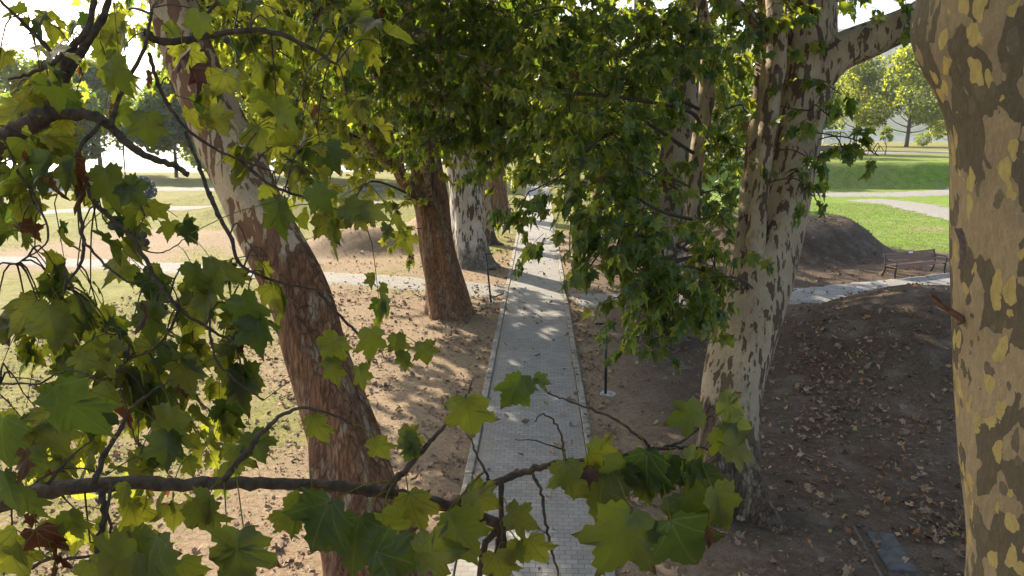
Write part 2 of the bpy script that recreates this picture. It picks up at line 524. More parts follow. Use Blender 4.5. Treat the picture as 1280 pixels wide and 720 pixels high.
turf = q.mix(.75, turf, q.mix(q.ramp(n1, .3, .7), (.5, .52, .5), (1.25, 1.2, 1.0)), 'MULTIPLY')
turf = q.mix(.6, turf, q.mix(q.ramp(q.noise(pos, 4.5, 8, .8), .35, .65), (.45, .48, .45), (1.35, 1.3, 1.1)), 'MULTIPLY')
nz = q.node('ShaderNodeSeparateXYZ'); l.new(q.node('ShaderNodeNewGeometry').outputs['True Normal'], nz.inputs[0])
steep = q.math('SUBTRACT', 1.0, q.ramp(nz.outputs[2], .84, .985))
turf = q.mix(q.math('MULTIPLY', q.ramp(q.noise(pos, .45, 8, .7), .44, .66), .42), turf, (.27, .24, .12))
ga = q.math('SUBTRACT', ga, q.math('MULTIPLY', steep, .30))
gm = q.ramp(q.math('ADD', ga, q.math('MULTIPLY', q.math('SUBTRACT', q.noise(pos, 5, 7, .75), .5), 1.5)), .42, .60)
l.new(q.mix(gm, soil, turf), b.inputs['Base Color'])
hh = q.math('ADD', q.math('MULTIPLY', n2, 1.0), q.math('ADD', q.math('MULTIPLY', n3, .5), q.math('MULTIPLY', peb, .4)))
l.new(q.bump(hh, .9, .05), b.inputs['Normal'])
b.inputs['Roughness'].default_value = .95; b.inputs['Specular IOR Level'].default_value = .15
M_ground = m
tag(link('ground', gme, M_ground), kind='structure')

# ------------------------------------------------------------------ paved path and kerbs
m, n, l, b = mat('grey_concrete_pavers'); q = NB(m)
pos = q.node('ShaderNodeNewGeometry').outputs['Position']
br = q.node('ShaderNodeTexBrick'); l.new(pos, br.inputs['Vector'])
br.inputs['Scale'].default_value = 1.0; br.inputs['Brick Width'].default_value = .157; br.inputs['Row Height'].default_value = .104
br.inputs['Mortar Size'].default_value = .0045; br.inputs['Mortar Smooth'].default_value = .15; br.inputs['Bias'].default_value = 0
br.inputs['Color1'].default_value = (.215, .208, .198, 1); br.inputs['Color2'].default_value = (.30, .292, .28, 1); br.inputs['Mortar'].default_value = (.085, .08, .075, 1)
n1 = q.noise(pos, 3, 6, .6); n2 = q.noise(pos, 60, 5, .7)
c = q.mix(.5, br.outputs[0], q.mix(q.ramp(n2, .3, .7), (.62, .62, .62), (1.15, 1.15, 1.15)), 'MULTIPLY')
c = q.mix(q.math('MULTIPLY', q.ramp(n1, .42, .75), .6), c, (.19, .165, .135))
c = q.mix(q.math('MULTIPLY', q.ramp(q.noise(pos, .8, 6, .7), .52, .7), .5), c, (.30, .28, .25))
sxx = q.node('ShaderNodeSeparateXYZ'); l.new(pos, sxx.inputs[0])
edge = q.ramp(q.math('ADD', q.math('ABSOLUTE', q.math('ADD', sxx.outputs[0], .08)), q.math('MULTIPLY', n1, .55)), .98, 1.25)
c = q.mix(q.math('MULTIPLY', edge, .6), c, (.24, .20, .15))
l.new(c, b.inputs['Base Color'])
l.new(q.bump(q.math('ADD', q.math('MULTIPLY', br.outputs['Fac'], -1.0), q.math('ADD', q.math('MULTIPLY', n2, .25), q.math('MULTIPLY', q.noise(pos, 2.2, 4), 3.0))), .8, .006), b.inputs['Normal'])
b.inputs['Roughness'].default_value = .75
M_paver = m
XL, XR, Y0, Y1 = -1.02, .86, 2.0, 96.0
g = Geo(); N = 60
yy = np.linspace(Y0, Y1, N)
V = []
for y_ in yy: V += [[XL, y_, .024], [XR, y_, .024], [XR, y_, -.1], [XL, y_, -.1]]
F = []
for k in range(N - 1):
    a_ = k * 4
    F += [[a_, a_ + 1, a_ + 5, a_ + 4], [a_ + 1, a_ + 2, a_ + 6, a_ + 5], [a_ + 3, a_, a_ + 4, a_ + 7]]
g.add(V, F)
tag(g.build('paved_path', M_paver, smooth=False), kind='structure')
M_kerb = simple('kerb_concrete', (.25, .23, .20), .9, noise=.35, scale=7, bump=.6)
for sx_, name in ((XL - .078, 'kerb_strip'), (XR + .078, 'kerb_strip')):
    g = Geo(); y_ = Y0
    while y_ < 92:
        L = 1.0
        dz = random.uniform(-.006, .008); dx = random.uniform(-.006, .006)
        box(g, (sx_ + dx, y_ + L / 2, -.06 + dz), (.13, L - .012, .22), random.uniform(-.004, .004), .012)
        y_ += L
    tag(g.build(name, M_kerb, smooth=False), kind='structure')

# gravel paths, road
def strip_sheet(name, pts, width, dz, material, rag=.12, fine=.35):
    pts = catmull(np.array(pts)[:, :2] if len(np.array(pts)[0]) > 2 else pts, 24)
    T = np.gradient(pts, axis=0); T /= np.linalg.norm(T, axis=1)[:, None]
    Nn = np.stack([-T[:, 1], T[:, 0]], -1)
    K = 9; V = []
    r = random.Random(5)
    for i, (p, nn) in enumerate(zip(pts, Nn)):
        wl = width / 2 + rag * (math.sin(i * 1.1) * .5 + r.uniform(-.5, .5)); wr = width / 2 + rag * (math.sin(i * .9 + 2) * .5 + r.uniform(-.5, .5))
        for k in range(K):
            t = -wr + (wl + wr) * k / (K - 1); p2 = p + nn * t
            V.append([p2[0], p2[1], h1(p2[0], p2[1]) + (dz if 0 < k < K - 1 else -.03)])
    F = [[i * K + k, (i + 1) * K + k, (i + 1) * K + k + 1, i * K + k + 1] for i in range(len(pts) - 1) for k in range(K - 1)]
    g = Geo(); g.add(V, F)
    o = g.build(name, material)
    return tag(o, kind='structure')


m, n, l, b = mat('pale_gravel'); q = NB(m)
pos = q.node('ShaderNodeNewGeometry').outputs['Position']
v = q.node('ShaderNodeTexVoronoi'); l.new(pos, v.inputs['Vector']); v.inputs['Scale'].default_value = 26
s_ = q.node('ShaderNodeSeparateColor'); l.new(v.outputs['Color'], s_.inputs[0])
c = q.mix(s_.outputs[0], (.14, .135, .125), (.33, .318, .30))
c = q.mix(q.ramp(q.noise(pos, 1.5, 6, .6), .45, .7), c, (.26, .22, .17))
l.new(c, b.inputs['Base Color']); b.inputs['Roughness'].default_value = .95
l.new(q.bump(v.outputs['Distance'], .8, .02), b.inputs['Normal'])
M_gravel = m
m2 = simple('road_asphalt', (.20, .20, .21), .85, noise=.2, scale=3, bump=.3)


def gp(lst): return [tuple(G(*p)[:2]) for p in lst]


strip_sheet('gravel_path', gp([(-400, 322), (0, 326), (180, 333), (330, 342), (430, 348), (520, 355), (590, 361), (632, 366)]), 2.2, .03, M_gravel)
strip_sheet('gravel_path', gp([(717, 376), (800, 374), (870, 372), (980, 371), (1080, 362), (1190, 350), (1300, 338), (1500, 325)]), 2.3, .03, M_gravel)
strip_sheet('gravel_path', gp([(-500, 292), (-100, 274), (100, 263), (240, 260), (360, 257), (470, 252)]), 3.2, .03, M_gravel, .3)
strip_sheet('gravel_path', gp([(1020, 244), (1075, 243), (1130, 243), (1230, 238), (1400, 232)]), 4.4, .04, M_gravel, .4)
strip_sheet('gravel_path', gp([(1080, 250), (1130, 255), (1180, 266), (1260, 282), (1420, 300)]), 4.0, .048, M_gravel, .4)
strip_sheet('road', [(14, 106), (30, 108), (60, 112), (110, 120), (200, 134), (320, 150)], 9.0, .05, m2, .05)
strip_sheet('road', gp([(-800, 262), (-200, 244), (60, 238), (260, 236), (480, 236)]), 5.0, .03, M_gravel, .2)

# ------------------------------------------------------------------ water, far bank, mountain
m, n, l, b = mat('river_water'); q = NB(m)
pos = q.node('ShaderNodeNewGeometry').outputs['Position']
b.inputs['Base Color'].default_value = (.10, .13, .14, 1); b.inputs['Roughness'].default_value = .18; b.inputs['IOR'].default_value = 1.33
l.new(q.bump(q.noise(q.scalev(pos, (.25, .8, 1)), .9, 5, .6), .6, .25), b.inputs['Normal'])
g = Geo(); g.add([[-1500, 90, -1.4], [1800, 90, -1.4], [1800, 1100, -1.4], [-1500, 1100, -1.4]], [[0, 1, 2, 3]])
tag(g.build('river', m, smooth=False), kind='structure')
m, n, l, b = mat('wooded_mountain'); q = NB(m)
pos = q.node('ShaderNodeNewGeometry').outputs['Position']
l.new(q.mix(q.ramp(q.noise(pos, .02, 8, .7), .35, .65), (.035, .06, .02), (.09, .12, .045)), b.inputs['Base Color'])
l.new(q.bump(q.noise(pos, .05, 6, .7), 1, 12), b.inputs['Normal']); b.inputs['Roughness'].default_value = 1
mx_ = np.linspace(-2600, 3200, 180); my_ = np.linspace(1080, 2600, 40)
MX, MY = np.meshgrid(mx_, my_)
ridge = 70 + 190 * smooth01((MX - 100) / 700) + 26 * np.sin(MX / 210) + 14 * np.sin(MX / 77 + 1) + 30 * smooth01((-MX) / 900)
MZ = -6 + (ridge + 8 * vnoise(MX, MY, .02, 4)) * smooth01((MY - 1085) / 700) - 40 * smooth01((MY - 1900) / 700) + 6 * vnoise(MX, MY, .03, 6) * smooth01((MY - 1090) / 60)
i_ = np.arange(39)[:, None] * 180 + np.arange(179)[None, :]
mme = np_mesh('mountain', np.stack([MX, MY, MZ], -1).reshape(-1, 3), np.stack([i_, i_ + 1, i_ + 181, i_ + 180], -1).ravel(), np.full(39 * 179, 4))
tag(link('mountain', mme, m), kind='structure')

# ------------------------------------------------------------------ leaves
HALF = [(0, 0), (.10, -.07), (.24, -.11), (.31, -.04), (.43, -.04), (.46, .05), (.63, .08), (.55, .17), (.54, .25), (.45, .30),
        (.52, .38), (.61, .42), (.64, .53), (.76, .67), (.62, .66), (.55, .73), (.44, .68), (.31, .66), (.31, .76), (.22, .82), (.20, .92), (.10, .97), (0, 1.16)]
HALF_LO = [(0, 0), (.24, -.12), (.62, .08), (.45, .29), (.75, .66), (.31, .66), (.20, .88), (0, 1.14)]


def leaf_template(half, ring, seed, fold=.25, droop=.35, wav=.05, squeeze=1.0, asym=.08):
    r = random.Random(seed)
    out = [(x * squeeze, y) for x, y in half] + [(-x * squeeze, y) for x, y in reversed(half[1:-1])]
    out = np.array(out) + np.array([[r.uniform(-1, 1), r.uniform(-1, 1)] for _ in out]) * (.022 if ring else .02)
    out[:, 0] *= np.where(out[:, 0] > 0, 1 + r.uniform(-asym, asym), 1)
    c = np.array([0, .34]); n = len(out)
    lv = [out] + ([c + (out - c) * .55] if ring else [])
    V2 = np.vstack(lv + [c[None]])
    F = []
    if ring:
        for k in range(n):
            k2 = (k + 1) % n
            F += [[k, k2, n + k2], [k, n + k2, n + k], [n + k, n + k2, 2 * n]]
    else:
        F = [[k, (k + 1) % n, n] for k in range(n)]
    x, y = V2[:, 0], V2[:, 1]
    zz = fold * np.abs(x) ** 1.1 * (1 - .8 * y) - droop * .5 * y * y - .28 * droop * x * x
    a1, a2 = r.uniform(0, 6), r.uniform(0, 6)
    zz = zz + wav * np.sin(7 * x + a1) * np.cos(5 * y + a2) + wav * 1.4 * np.sin(3.3 * x + a2)
    return np.stack([x, y, zz], -1), np.array(F)


T_HI = [leaf_template(HALF, True, s, f, d, wv, sq) for s, f, d, wv, sq in ((7, .7, .9, .10, .75), (8, .4, 1.3, .06, .85), (9, -.2, .8, .12, .9), (10, 1.1, .7, .07, .6), (11, .5, .5, .12, 1.0), (12, .15, .9, .04, .88), (1, .3, .5, .06, .95), (2, .6, .8, .05, .8), (3, -.1, .35, .08, 1.0), (4, .9, .3, .05, .65), (5, .2, 1.1, .08, .9), (6, .5, .1, .1, .9))]
T_LO = [leaf_template(HALF_LO, False, s, f, d, wv, sq) for s, f, d, wv, sq in ((1, .4, .7, .05, .85), (2, .9, .9, .05, .62), (3, .1, .5, .06, .95), (4, 1.2, .5, .05, .45), (5, .7, 1.2, .05, .6))]
FAR_HALF = [(0, 0), (.5, .1), (.6, .6), (0, 1)]
T_FAR = [leaf_template(FAR_HALF, False, s, .3, .4, .05) for s in (1, 2)]
CURL = [leaf_template(HALF_LO, False, s, f, d, .2, sq) for s, f, d, sq in ((1, 1.3, .9, .55), (2, .9, -1.1, .65), (3, -1.0, 1.1, .75), (4, 1.8, .4, .4), (5, .5, 1.6, .8), (6, -.5, -.6, .7))]


def unit(v): return v / (np.linalg.norm(v, axis=-1, keepdims=True) + 1e-12)


def leaves_mesh(name, pos, d, nrm, size, tint, templates, uv=False, origin=(0, 0, 0), stem=None):
    """one mesh holding a leaf blade at every given place"""
    N = len(pos); d = unit(np.asarray(d)); nrm = np.asarray(nrm)
    nrm = unit(nrm - d * (nrm * d).sum(-1, keepdims=True)); side = np.cross(d, nrm)
    pick = rng.integers(0, len(templates), N)
    Vs, Fs, Ts, UVs, base = [], [], [], [], 0
    for k, (tv, tf) in enumerate(templates):
        idx = np.where(pick == k)[0]
        if not len(idx): continue
        s = size[idx][:, None, None]
        v = pos[idx][:, None, :] + s * (tv[None, :, 0:1] * side[idx][:, None, :] + tv[None, :, 1:2] * d[idx][:, None, :] + tv[None, :, 2:3] * nrm[idx][:, None, :])
        nv = len(tv)
        f = tf[None] + (np.arange(len(idx)) * nv)[:, None, None] + base
        Vs.append(v.reshape(-1, 3)); Fs.append(f.reshape(-1)); base += nv * len(idx)
        Ts.append(np.repeat(tint[idx], nv, axis=0))
        if uv: UVs.append(np.tile(tv[:, :2], (len(idx), 1)))
    V = np.concatenate(Vs); Ff = np.concatenate(Fs)
    T = np.concatenate(Ts); U = np.concatenate(UVs) if uv else None
    if stem is not None and len(stem):
        gs = Geo()
        for a, b_ in stem:
            mid = (a + b_) / 2 + np.array([0, 0, .012])
            tube(gs, catmull([a, mid, b_], 3), .0013, 4, cap=False)
        sv = np.concatenate(gs.V); sf = np.concatenate(gs.F)
        fsz = np.concatenate([np.full(len(Ff) // 3, 3), np.full(len(sf) // 4, 4)])
        Ff = np.concatenate([Ff, sf + len(V)]); V = np.vstack([V, sv])
        T = np.vstack([T, np.tile([[.7, .4, 0]], (len(sv), 1))])
        if uv: U = np.vstack([U, np.tile([[.3, .2]], (len(sv), 1))])
    else: fsz = np.full(len(Ff) // 3, 3)
    me = np_mesh(name, V - np.asarray(origin), Ff, fsz, smooth=uv)
    ca = me.color_attributes.new('tint', 'FLOAT_COLOR', 'POINT')
    ca.data.foreach_set('color', np.hstack([T, np.ones((len(T), 1))]).astype(np.float32).ravel())
    if uv:
        ul = me.uv_layers.new(name='uv'); ul.data.foreach_set('uv', U[Ff].astype(np.float32).ravel())
    return me


def rand_unit(N): return unit(rng.normal(size=(N, 3)))


def twig_leaves(starts, outs, length, per, size, drop=.8, spread=.5):
    """droopy leafy twigs: returns twig polylines and leaf frames"""
    N = len(starts)
    o = unit(outs + spread * rand_unit(N)); L = length * rng.uniform(.6, 1.3, N)
    t = np.linspace(0, 1, 5)[None, :, None]
    line = starts[:, None, :] + L[:, None, None] * (o[:, None, :] * t + np.array([0, 0, -1.0]) * (drop * .5) * t ** 2)
    u = rng.uniform(.15, 1.02, (N, per))
    p = starts[:, None, :] + L[:, None, None] * (o[:, None, :] * u[..., None] + np.array([0, 0, -1.0]) * (drop * .5) * u[..., None] ** 2)
    sideways = rand_unit(N * per).reshape(N, per, 3); sideways[..., 2] *= .4
    d = unit(.55 * o[:, None, :] + .8 * sideways + np.array([0, 0, -.75]))
    base = p + .035 * d
    nr = unit(np.array([0, 0, 1.0]) * .9 + .75 * rand_unit(N * per).reshape(N, per, 3) + .5 * sideways)
    return line, base.reshape(-1, 3), d.reshape(-1, 3), nr.reshape(-1, 3)


def tints(N, hue=.35, hv=.22, dead=.015):
    t = np.zeros((N, 3)); t[:, 0] = np.clip(rng.normal(hue, hv, N), 0, 1); t[:, 1] = rng.uniform(0, 1, N)
    t[:, 2] = (rng.uniform(0, 1, N) < dead) * 1.0
    return t


def thin_tubes(geo, lines, r0, r1):
    """many fine three-sided twigs at once"""
    N, K, _ = lines.shape
    T = unit(np.gradient(lines, axis=1)); ref = np.array([.3, .2, .93])
    A = unit(np.cross(T, ref)); B = np.cross(T, A)
    r = np.linspace(r0, r1, K)[None, :, None, None]
    a = np.array([0, 2.094, 4.189])
    V = lines[:, :, None, :] + r * (np.cos(a)[None, None, :, None] * A[:, :, None, :] + np.sin(a)[None, None, :, None] * B[:, :, None, :])
    base = (np.arange(N) * K * 3)[:, None, None]; k = (np.arange(K - 1) * 3)[None, :, None]; j = np.arange(3)[None, None, :]; j2 = (j + 1) % 3
    F = np.stack([base + k + j, base + k + j2, base + k + 3 + j2, base + k + 3 + j], -1).reshape(-1, 4)
    geo.add(V.reshape(-1, 3), F)


class Tree:
    def __init__(s, label, base, bark, group='plane trees along the paved path', name='plane_tree', leafmat=None):
        s.base = np.array([base[0], base[1], h1(base[0], base[1])]); s.bark = bark
        s.root = empty(name, s.base); tag(s.root, label, 'tree', group)
        s.lp, s.ld, s.ln, s.ls, s.lt = [], [], [], [], []
        s.anchor = []; s.leafmat = leafmat or M_leaf

    def trunk(s, pts, rad, name='trunk', sides=28, lump=.10, flare=0.0, seed=1, n=7, bark=None, anchor=True, knobs=(), ridge=.0):
        p = catmull(pts, n); r = catmull(np.array(rad, float)[:, None] * np.ones((1, 3)), n)[:, 0]
        fl = None
        if flare:
            ph = random.Random(seed).uniform(0, 6); dist = np.concatenate([[0], np.cumsum(np.linalg.norm(np.diff(p, axis=0), axis=1))])
            def fl(k, a):
                f = flare * np.exp(-dist[k] / (r[0] * .9))
                f2 = .06 * np.exp(-dist[k] / (r[0] * 5))
                return 1 + ridge * (np.sin(7 * a + ph + .03 * k) + .7 * np.sin(12 * a + 2 * ph + .05 * k) + .5 * np.sin(19 * a + .07 * k)) + f * (.55 + .45 * np.sin(5 * a + ph)) + f * .25 * np.sin(8 * a + ph * 2) + f2 * np.sin(5 * a + ph)
        g = Geo(); tube(g, p, r, sides, lump, True, fl, seed)
        for kp, kr in knobs:      # swellings where limbs were lost
            V = g.V[0]; dv = V - kp; dd = np.linalg.norm(dv, axis=1)[:, None]
            g.V[0] = V + unit(dv + 1e-9) * 0 + kr[1] * np.exp(-(dd / kr[0]) ** 2)
        o = g.build(name, bark or s.bark, s.root, s.base)
        if anchor: s.anchor += list(p[len(p) // 3:])
        return o

    def add_leaves(s, p, d, nr, size, hue=.35, dead=.012):
        s.lp.append(p); s.ld.append(d); s.ln.append(nr)
        s.ls.append(size * rng.uniform(.55, 1.2, len(p))); s.lt.append(tints(len(p), hue, .22, dead))

    def clump(s, c, rad, nleaf, size=.15, hue=.35, start=None, limb_r=None, twig_len=None, drop=.8, droplimb=.0, seed=0, bare=False, dead=.012):
        c = np.asarray(c, float); rad = np.broadcast_to(np.asarray(rad, float), (3,))
        if start is None:
            A = np.array(s.anchor)
            score = np.linalg.norm(A - c, axis=1) + 1.2 * np.abs(A[:, 2] - (c[2] + .3 - .25 * np.linalg.norm(A[:, :2] - c[:2], axis=1)))
            start = A[np.argmin(score)]
        start = np.asarray(start, float)
        D = np.linalg.norm(c - start)
        mid = (start + c) / 2 + np.array([0, 0, rng.uniform(.0, .2) * D]) + .10 * D * rng.normal(size=3)
        q3 = start * .2 + c * .8 + np.array([0, 0, .13 * D]) + .04 * D * rng.normal(size=3)
        end = c + unit(c - start) * rad.mean() * .5 - np.array([0, 0, rad[2] * .3])
        ln = catmull([start, mid, q3, c, end], 6)
        r0 = limb_r if limb_r else (.011 + .008 * D) * (1 if rad.mean() > .45 else .55)
        g = Geo(); rr = np.linspace(1, 0, len(ln)) ** .8 * (r0 - .008) + .008
        tube(g, ln, rr, 8, .12, False, None, seed)
        # secondary branches
        ns = max(4, int(5 + rad.mean() * 4)); subs = []
        for k in range(ns):
            i = random.randint(len(ln) // 2, len(ln) - 2)
            tip = c + unit(rng.normal(size=3)) * rad * rng.uniform(.6, 1.0)
            a = ln[i]; md = (a + tip) / 2 + .12 * np.linalg.norm(tip - a) * rng.normal(size=3) + np.array([0, 0, .08])
            sl = catmull([a, md, tip], 5); subs.append(sl)
            tube(g, sl, np.linspace(max(.006, rr[i] * .55), .004, len(sl)), 5, 0, False)
        per = 9; nt_ = max(2, int(nleaf / per))
        src = np.concatenate(subs + [ln[len(ln) * 2 // 3:]])
        st = src[rng.integers(0, len(src), nt_)] + .12 * rad * rng.normal(size=(nt_, 3))
        rnd = c + rng.normal(size=(nt_, 3)) * rad * .52
        use = rng.uniform(size=nt_) < .5
        st = np.where(use[:, None], st, rnd)
        outs = unit((st - c) / rad * .8 + .5 * rand_unit(nt_) + np.array([0, 0, .1]))
        tl = twig_len or .28 + .16 * rad.mean()
        line, p, d, nr = twig_leaves(st, outs, tl, per, size, drop)
        thin_tubes(g, line, .0045, .002)
        s.add_leaves(p, d, nr, size, hue, dead)
        g.build('branch', M_limb if r0 > .05 else M_twig, s.root, s.base)

    def crown(s, templates=T_LO, uv=False, name='crown'):
        p = np.concatenate(s.lp); d = np.concatenate(s.ld); nr = np.concatenate(s.ln); z = np.concatenate(s.ls); t = np.concatenate(s.lt)
        me = leaves_mesh(name, p, d, nr, z, t, templates, uv, s.base)
        s.count = len(p)
        return link(name, me, s.leafmat, s.root)

    def canopy(s, c, R, H, k, nleaf, size=.25, zlo=None, hue=.35, rc=2.1, avoid=None):
        """the high crown: k leafy boughs spread through a flattened dome"""
        for i in range(k):
            a = 2.399 * i + s.base[0]; rr = R * math.sqrt((i + .5) / k)
            cz = c[2] + H * (1 - (rr / R) ** 2) * rng.uniform(.1, 1.0) + rng.uniform(-.5, .5)
            cc = np.array([c[0] + rr * math.cos(a), c[1] + rr * math.sin(a), cz])
            if avoid is not None and avoid(cc): continue
            s.clump(cc, (rc, rc, rc * .62), nleaf, size, hue, limb_r=.06 + .01 * rr, twig_len=.7, seed=i)


def pts_at(z, lst): return [P(x, y, z) if not isinstance(x, tuple) else P(*x) for x, y in lst]


def px_r(wpx, z): return wpx / 2 / F_PX * z


def clumps(tr, lst, size, hue, dens=1.0, **k):
    for (x, y, z, r, n_) in lst:
        rad = (r, r * .9, r * .8)
        tr.clump(P(x, y, z), rad, int(n_ * dens), size, hue, **k)


# view frame test used only to keep the high crowns above what the photograph shows
def in_view(p, pad=0):
    v = np.asarray(p) - CAM; z = v @ AF
    if z < .3: return False
    return abs((v @ AR) / z * F_PX) < 640 + pad and abs((v @ AU) / z * F_PX) < 360 + pad


def above_view(p, pad=140):
    v = np.asarray(p) - CAM; z = v @ AF
    return z > 1 and (360 - (v @ AU) / z * F_PX) > -pad and abs((v @ AR) / z * F_PX) < 900


# --- T6: the forked plane right of the path
b6 = G(908, 628); z6 = 11.05
T6 = Tree('big forked plane tree with grey and tan bark, nearest right of the path', b6, M_bark_fork)
L = [(908, 648), (906, 600), (909, 555), (916, 490), (930, 425), (946, 365), (966, 300), (986, 225), (997, 160), (1006, 100), (1010, 30), (1014, -60), (1000, -200), (1010, -420), (990, -640)]
Wd = [96, 82, 74, 72, 76, 80, 72, 62, 62, 68, 64, 58, 50, 40, 24]
T6.trunk([P(x, y, z6) for x, y in L], [px_r(v, z6) for v in Wd], flare=.55, seed=3, sides=40, lump=.10)
T6.trunk([P(1000, 130, z6), P(1022, 92, z6 - .1), P(1050, 66, z6 - .2), P(1100, 44, z6 - .3), P(1160, 14, z6 - .3), P(1240, -50, z6 - .2), P(1330, -150, z6), P(1400, -300, z6)],
         [px_r(v, z6) for v in (50, 50, 46, 42, 38, 34, 28, 14)], 'branch', 20, .08, seed=5)
T6.trunk([P(938, 345, z6 - .15), P(944, 312, z6 - .33), P(949, 250, z6 - .45), P(957, 180, z6 - .5), P(966, 110, z6 - .45), P(972, 40, z6 - .4), P(960, -80, z6 - .2), P(930, -250, z6)],
         [px_r(v, z6) for v in (30, 24, 21, 20, 22, 24, 20, 10)], 'branch', 16, .08, seed=6)
T6.trunk([P(925, 385, z6 - .05), P(930, 330, z6 - .1), P(934, 285, z6 - .1), P(938, 235, z6), P(946, 180, z6), P(953, 120, z6), P(958, 50, z6), P(950, -60, z6), P(955, -200, z6)],
         [px_r(v, z6) for v in (30, 28, 25, 24, 24, 23, 22, 18, 8)], 'branch', 16, .08, seed=9)
T6.trunk([P(906, 400, z6 + .1), P(890, 380, z6 + .2), P(878, 335, z6 + .3), P(867, 275, z6 + .3), P(870, 205, z6 + .3), P(882, 130, z6 + .3), P(884, 60, z6 + .2), P(870, -40, z6)],
         [px_r(v, z6) for v in (20, 15, 15, 18, 20, 20, 17, 12)], 'branch', 14, .12, seed=7)
T6.trunk([P(985, 70, z6 - .1), P(958, 42, z6 - .3), P(925, 10, z6 - .6), P(880, -20, z6 - 1)], [px_r(v, z6) for v in (22, 17, 15, 12)], 'branch', 12, .1, seed=8)
# --- T7 behind it
z7 = 19.9
T7 = Tree('plane tree half hidden by drooping leaves, second on the right side of the path', G(826, 418), M_bark_dim)
T7.trunk([P(x, y, z7) for x, y in [(826, 436), (826, 415), (828, 370), (832, 300), (841, 220), (851, 150), (858, 90), (862, 10), (850, -120), (860, -260)]],
         [px_r(v, z7) for v in (58, 50, 44, 42, 40, 38, 36, 32, 22, 10)], flare=.5, seed=11)
# --- left row
z1 = 8.95
T1 = Tree('leaning plane tree with red-brown lower and cream upper bark, nearest left of the path', G(470, 735), M_bark_lean)
T1.trunk([P(x, y, z1) for x, y in [(476, 770), (468, 722), (452, 650), (432, 570), (410, 485), (385, 405), (352, 325), (312, 245), (273, 160), (240, 80), (218, 0), (200, -110), (180, -260), (190, -420)]],
         [px_r(v, z1) for v in (130, 112, 98, 90, 80, 74, 72, 70, 64, 60, 54, 46, 32, 14)], flare=.4, seed=12, sides=64, lump=.11, ridge=.016)
z2 = 22.5
T2 = Tree('straight plane tree with ridged red-brown bark and short left limb, second left of the path', G(561, 392), M_bark_ridge)
T2.trunk([P(x, y, z2) for x, y in [(563, 408), (560, 388), (554, 350), (546, 300), (537, 245), (530, 190), (525, 130), (521, 70), (517, 0), (505, -90), (510, -220)]],
         [px_r(v, z2) for v in (60, 52, 46, 42, 42, 38, 38, 36, 34, 26, 10)], flare=.35, seed=13, lump=.09, ridge=.035, sides=64)
T2.trunk([P(534, 268, z2), P(518, 240, z2 - .2), P(502, 225, z2 - .5), P(492, 200, z2 - .8), P(480, 185, z2 - 1.2), P(466, 178, z2 - 1.6)], [px_r(v, z2) for v in (24, 20, 14, 8, 6, 3)], 'branch', 12, .15, seed=4)
z3 = 30.6
T3 = Tree('white-barked plane tree with dark flakes, leaning left behind the ridged one', G(592, 331), M_bark_white)
T3.trunk([P(x, y, z3) for x, y in [(594, 342), (591, 328), (587, 295), (581, 240), (573, 190), (564, 135), (556, 80), (548, 0), (540, -90), (545, -180)]],
         [px_r(v, z3) for v in (52, 44, 41, 39, 38, 32, 28, 24, 18, 8)], flare=.4, seed=14)
z4 = 36.5
T4 = Tree('slim grey plane tree tucked just behind the white-barked one', G(611, 303), M_bark_dim)
T4.trunk([P(x, y, z4) for x, y in [(612, 310), (610, 298), (606, 260), (600, 215), (594, 165), (588, 100), (584, 20), (584, -80)]],
         [px_r(v, z4) for v in (26, 20, 17, 17, 16, 15, 12, 5)], flare=.5, seed=15)
z5 = 48.0
T5 = Tree('stout dark red-brown plane tree, farthest trunk seen on the left of the path', G(621, 272), M_bark_ridge)
T5.trunk([P(x, y, z5) for x, y in [(622, 280), (621, 270), (618, 245), (615, 205), (612, 150), (610, 80), (612, 0), (612, -60)]],
         [px_r(v, z5) for v in (42, 34, 30, 29, 28, 24, 18, 6)], flare=.4, seed=16, ridge=.03, sides=48)
T10 = Tree('plane tree hidden behind leaves, third on the right side of the path', G(790, 322), M_bark_dim)
zz = 32.5
T10.trunk([P(x, y, zz) for x, y in [(790, 334), (790, 320), (793, 260), (800, 180), (804, 80), (804, -40), (800, -160)]], [px_r(v, zz) for v in (42, 36, 32, 30, 26, 18, 6)], flare=.4, seed=17)
T11 = Tree('plane tree at the far end of the right row', G(752, 272), M_bark_dim)
zz = 47.
T11.trunk([P(x, y, zz) for x, y in [(752, 280), (752, 271), (753, 230), (756, 170), (758, 80), (760, -20), (760, -80)]], [px_r(v, zz) for v in (34, 28, 26, 24, 20, 14, 5)], flare=.4, seed=18)

# --- T8: the smooth trunk close on the right
z8 = 3.35
c8 = P(1300, 360, z8)
T8 = Tree('smooth plane trunk with olive, tan and grey camouflage patches, close at the right edge', (c8[0] + .1, c8[1]), M_bark_near)
def py_(px, py, y):
    d = AF + (px - 640) / F_PX * AR + (360 - py) / F_PX * AU
    return CAM + d * (y - CAM[1]) / d[1]


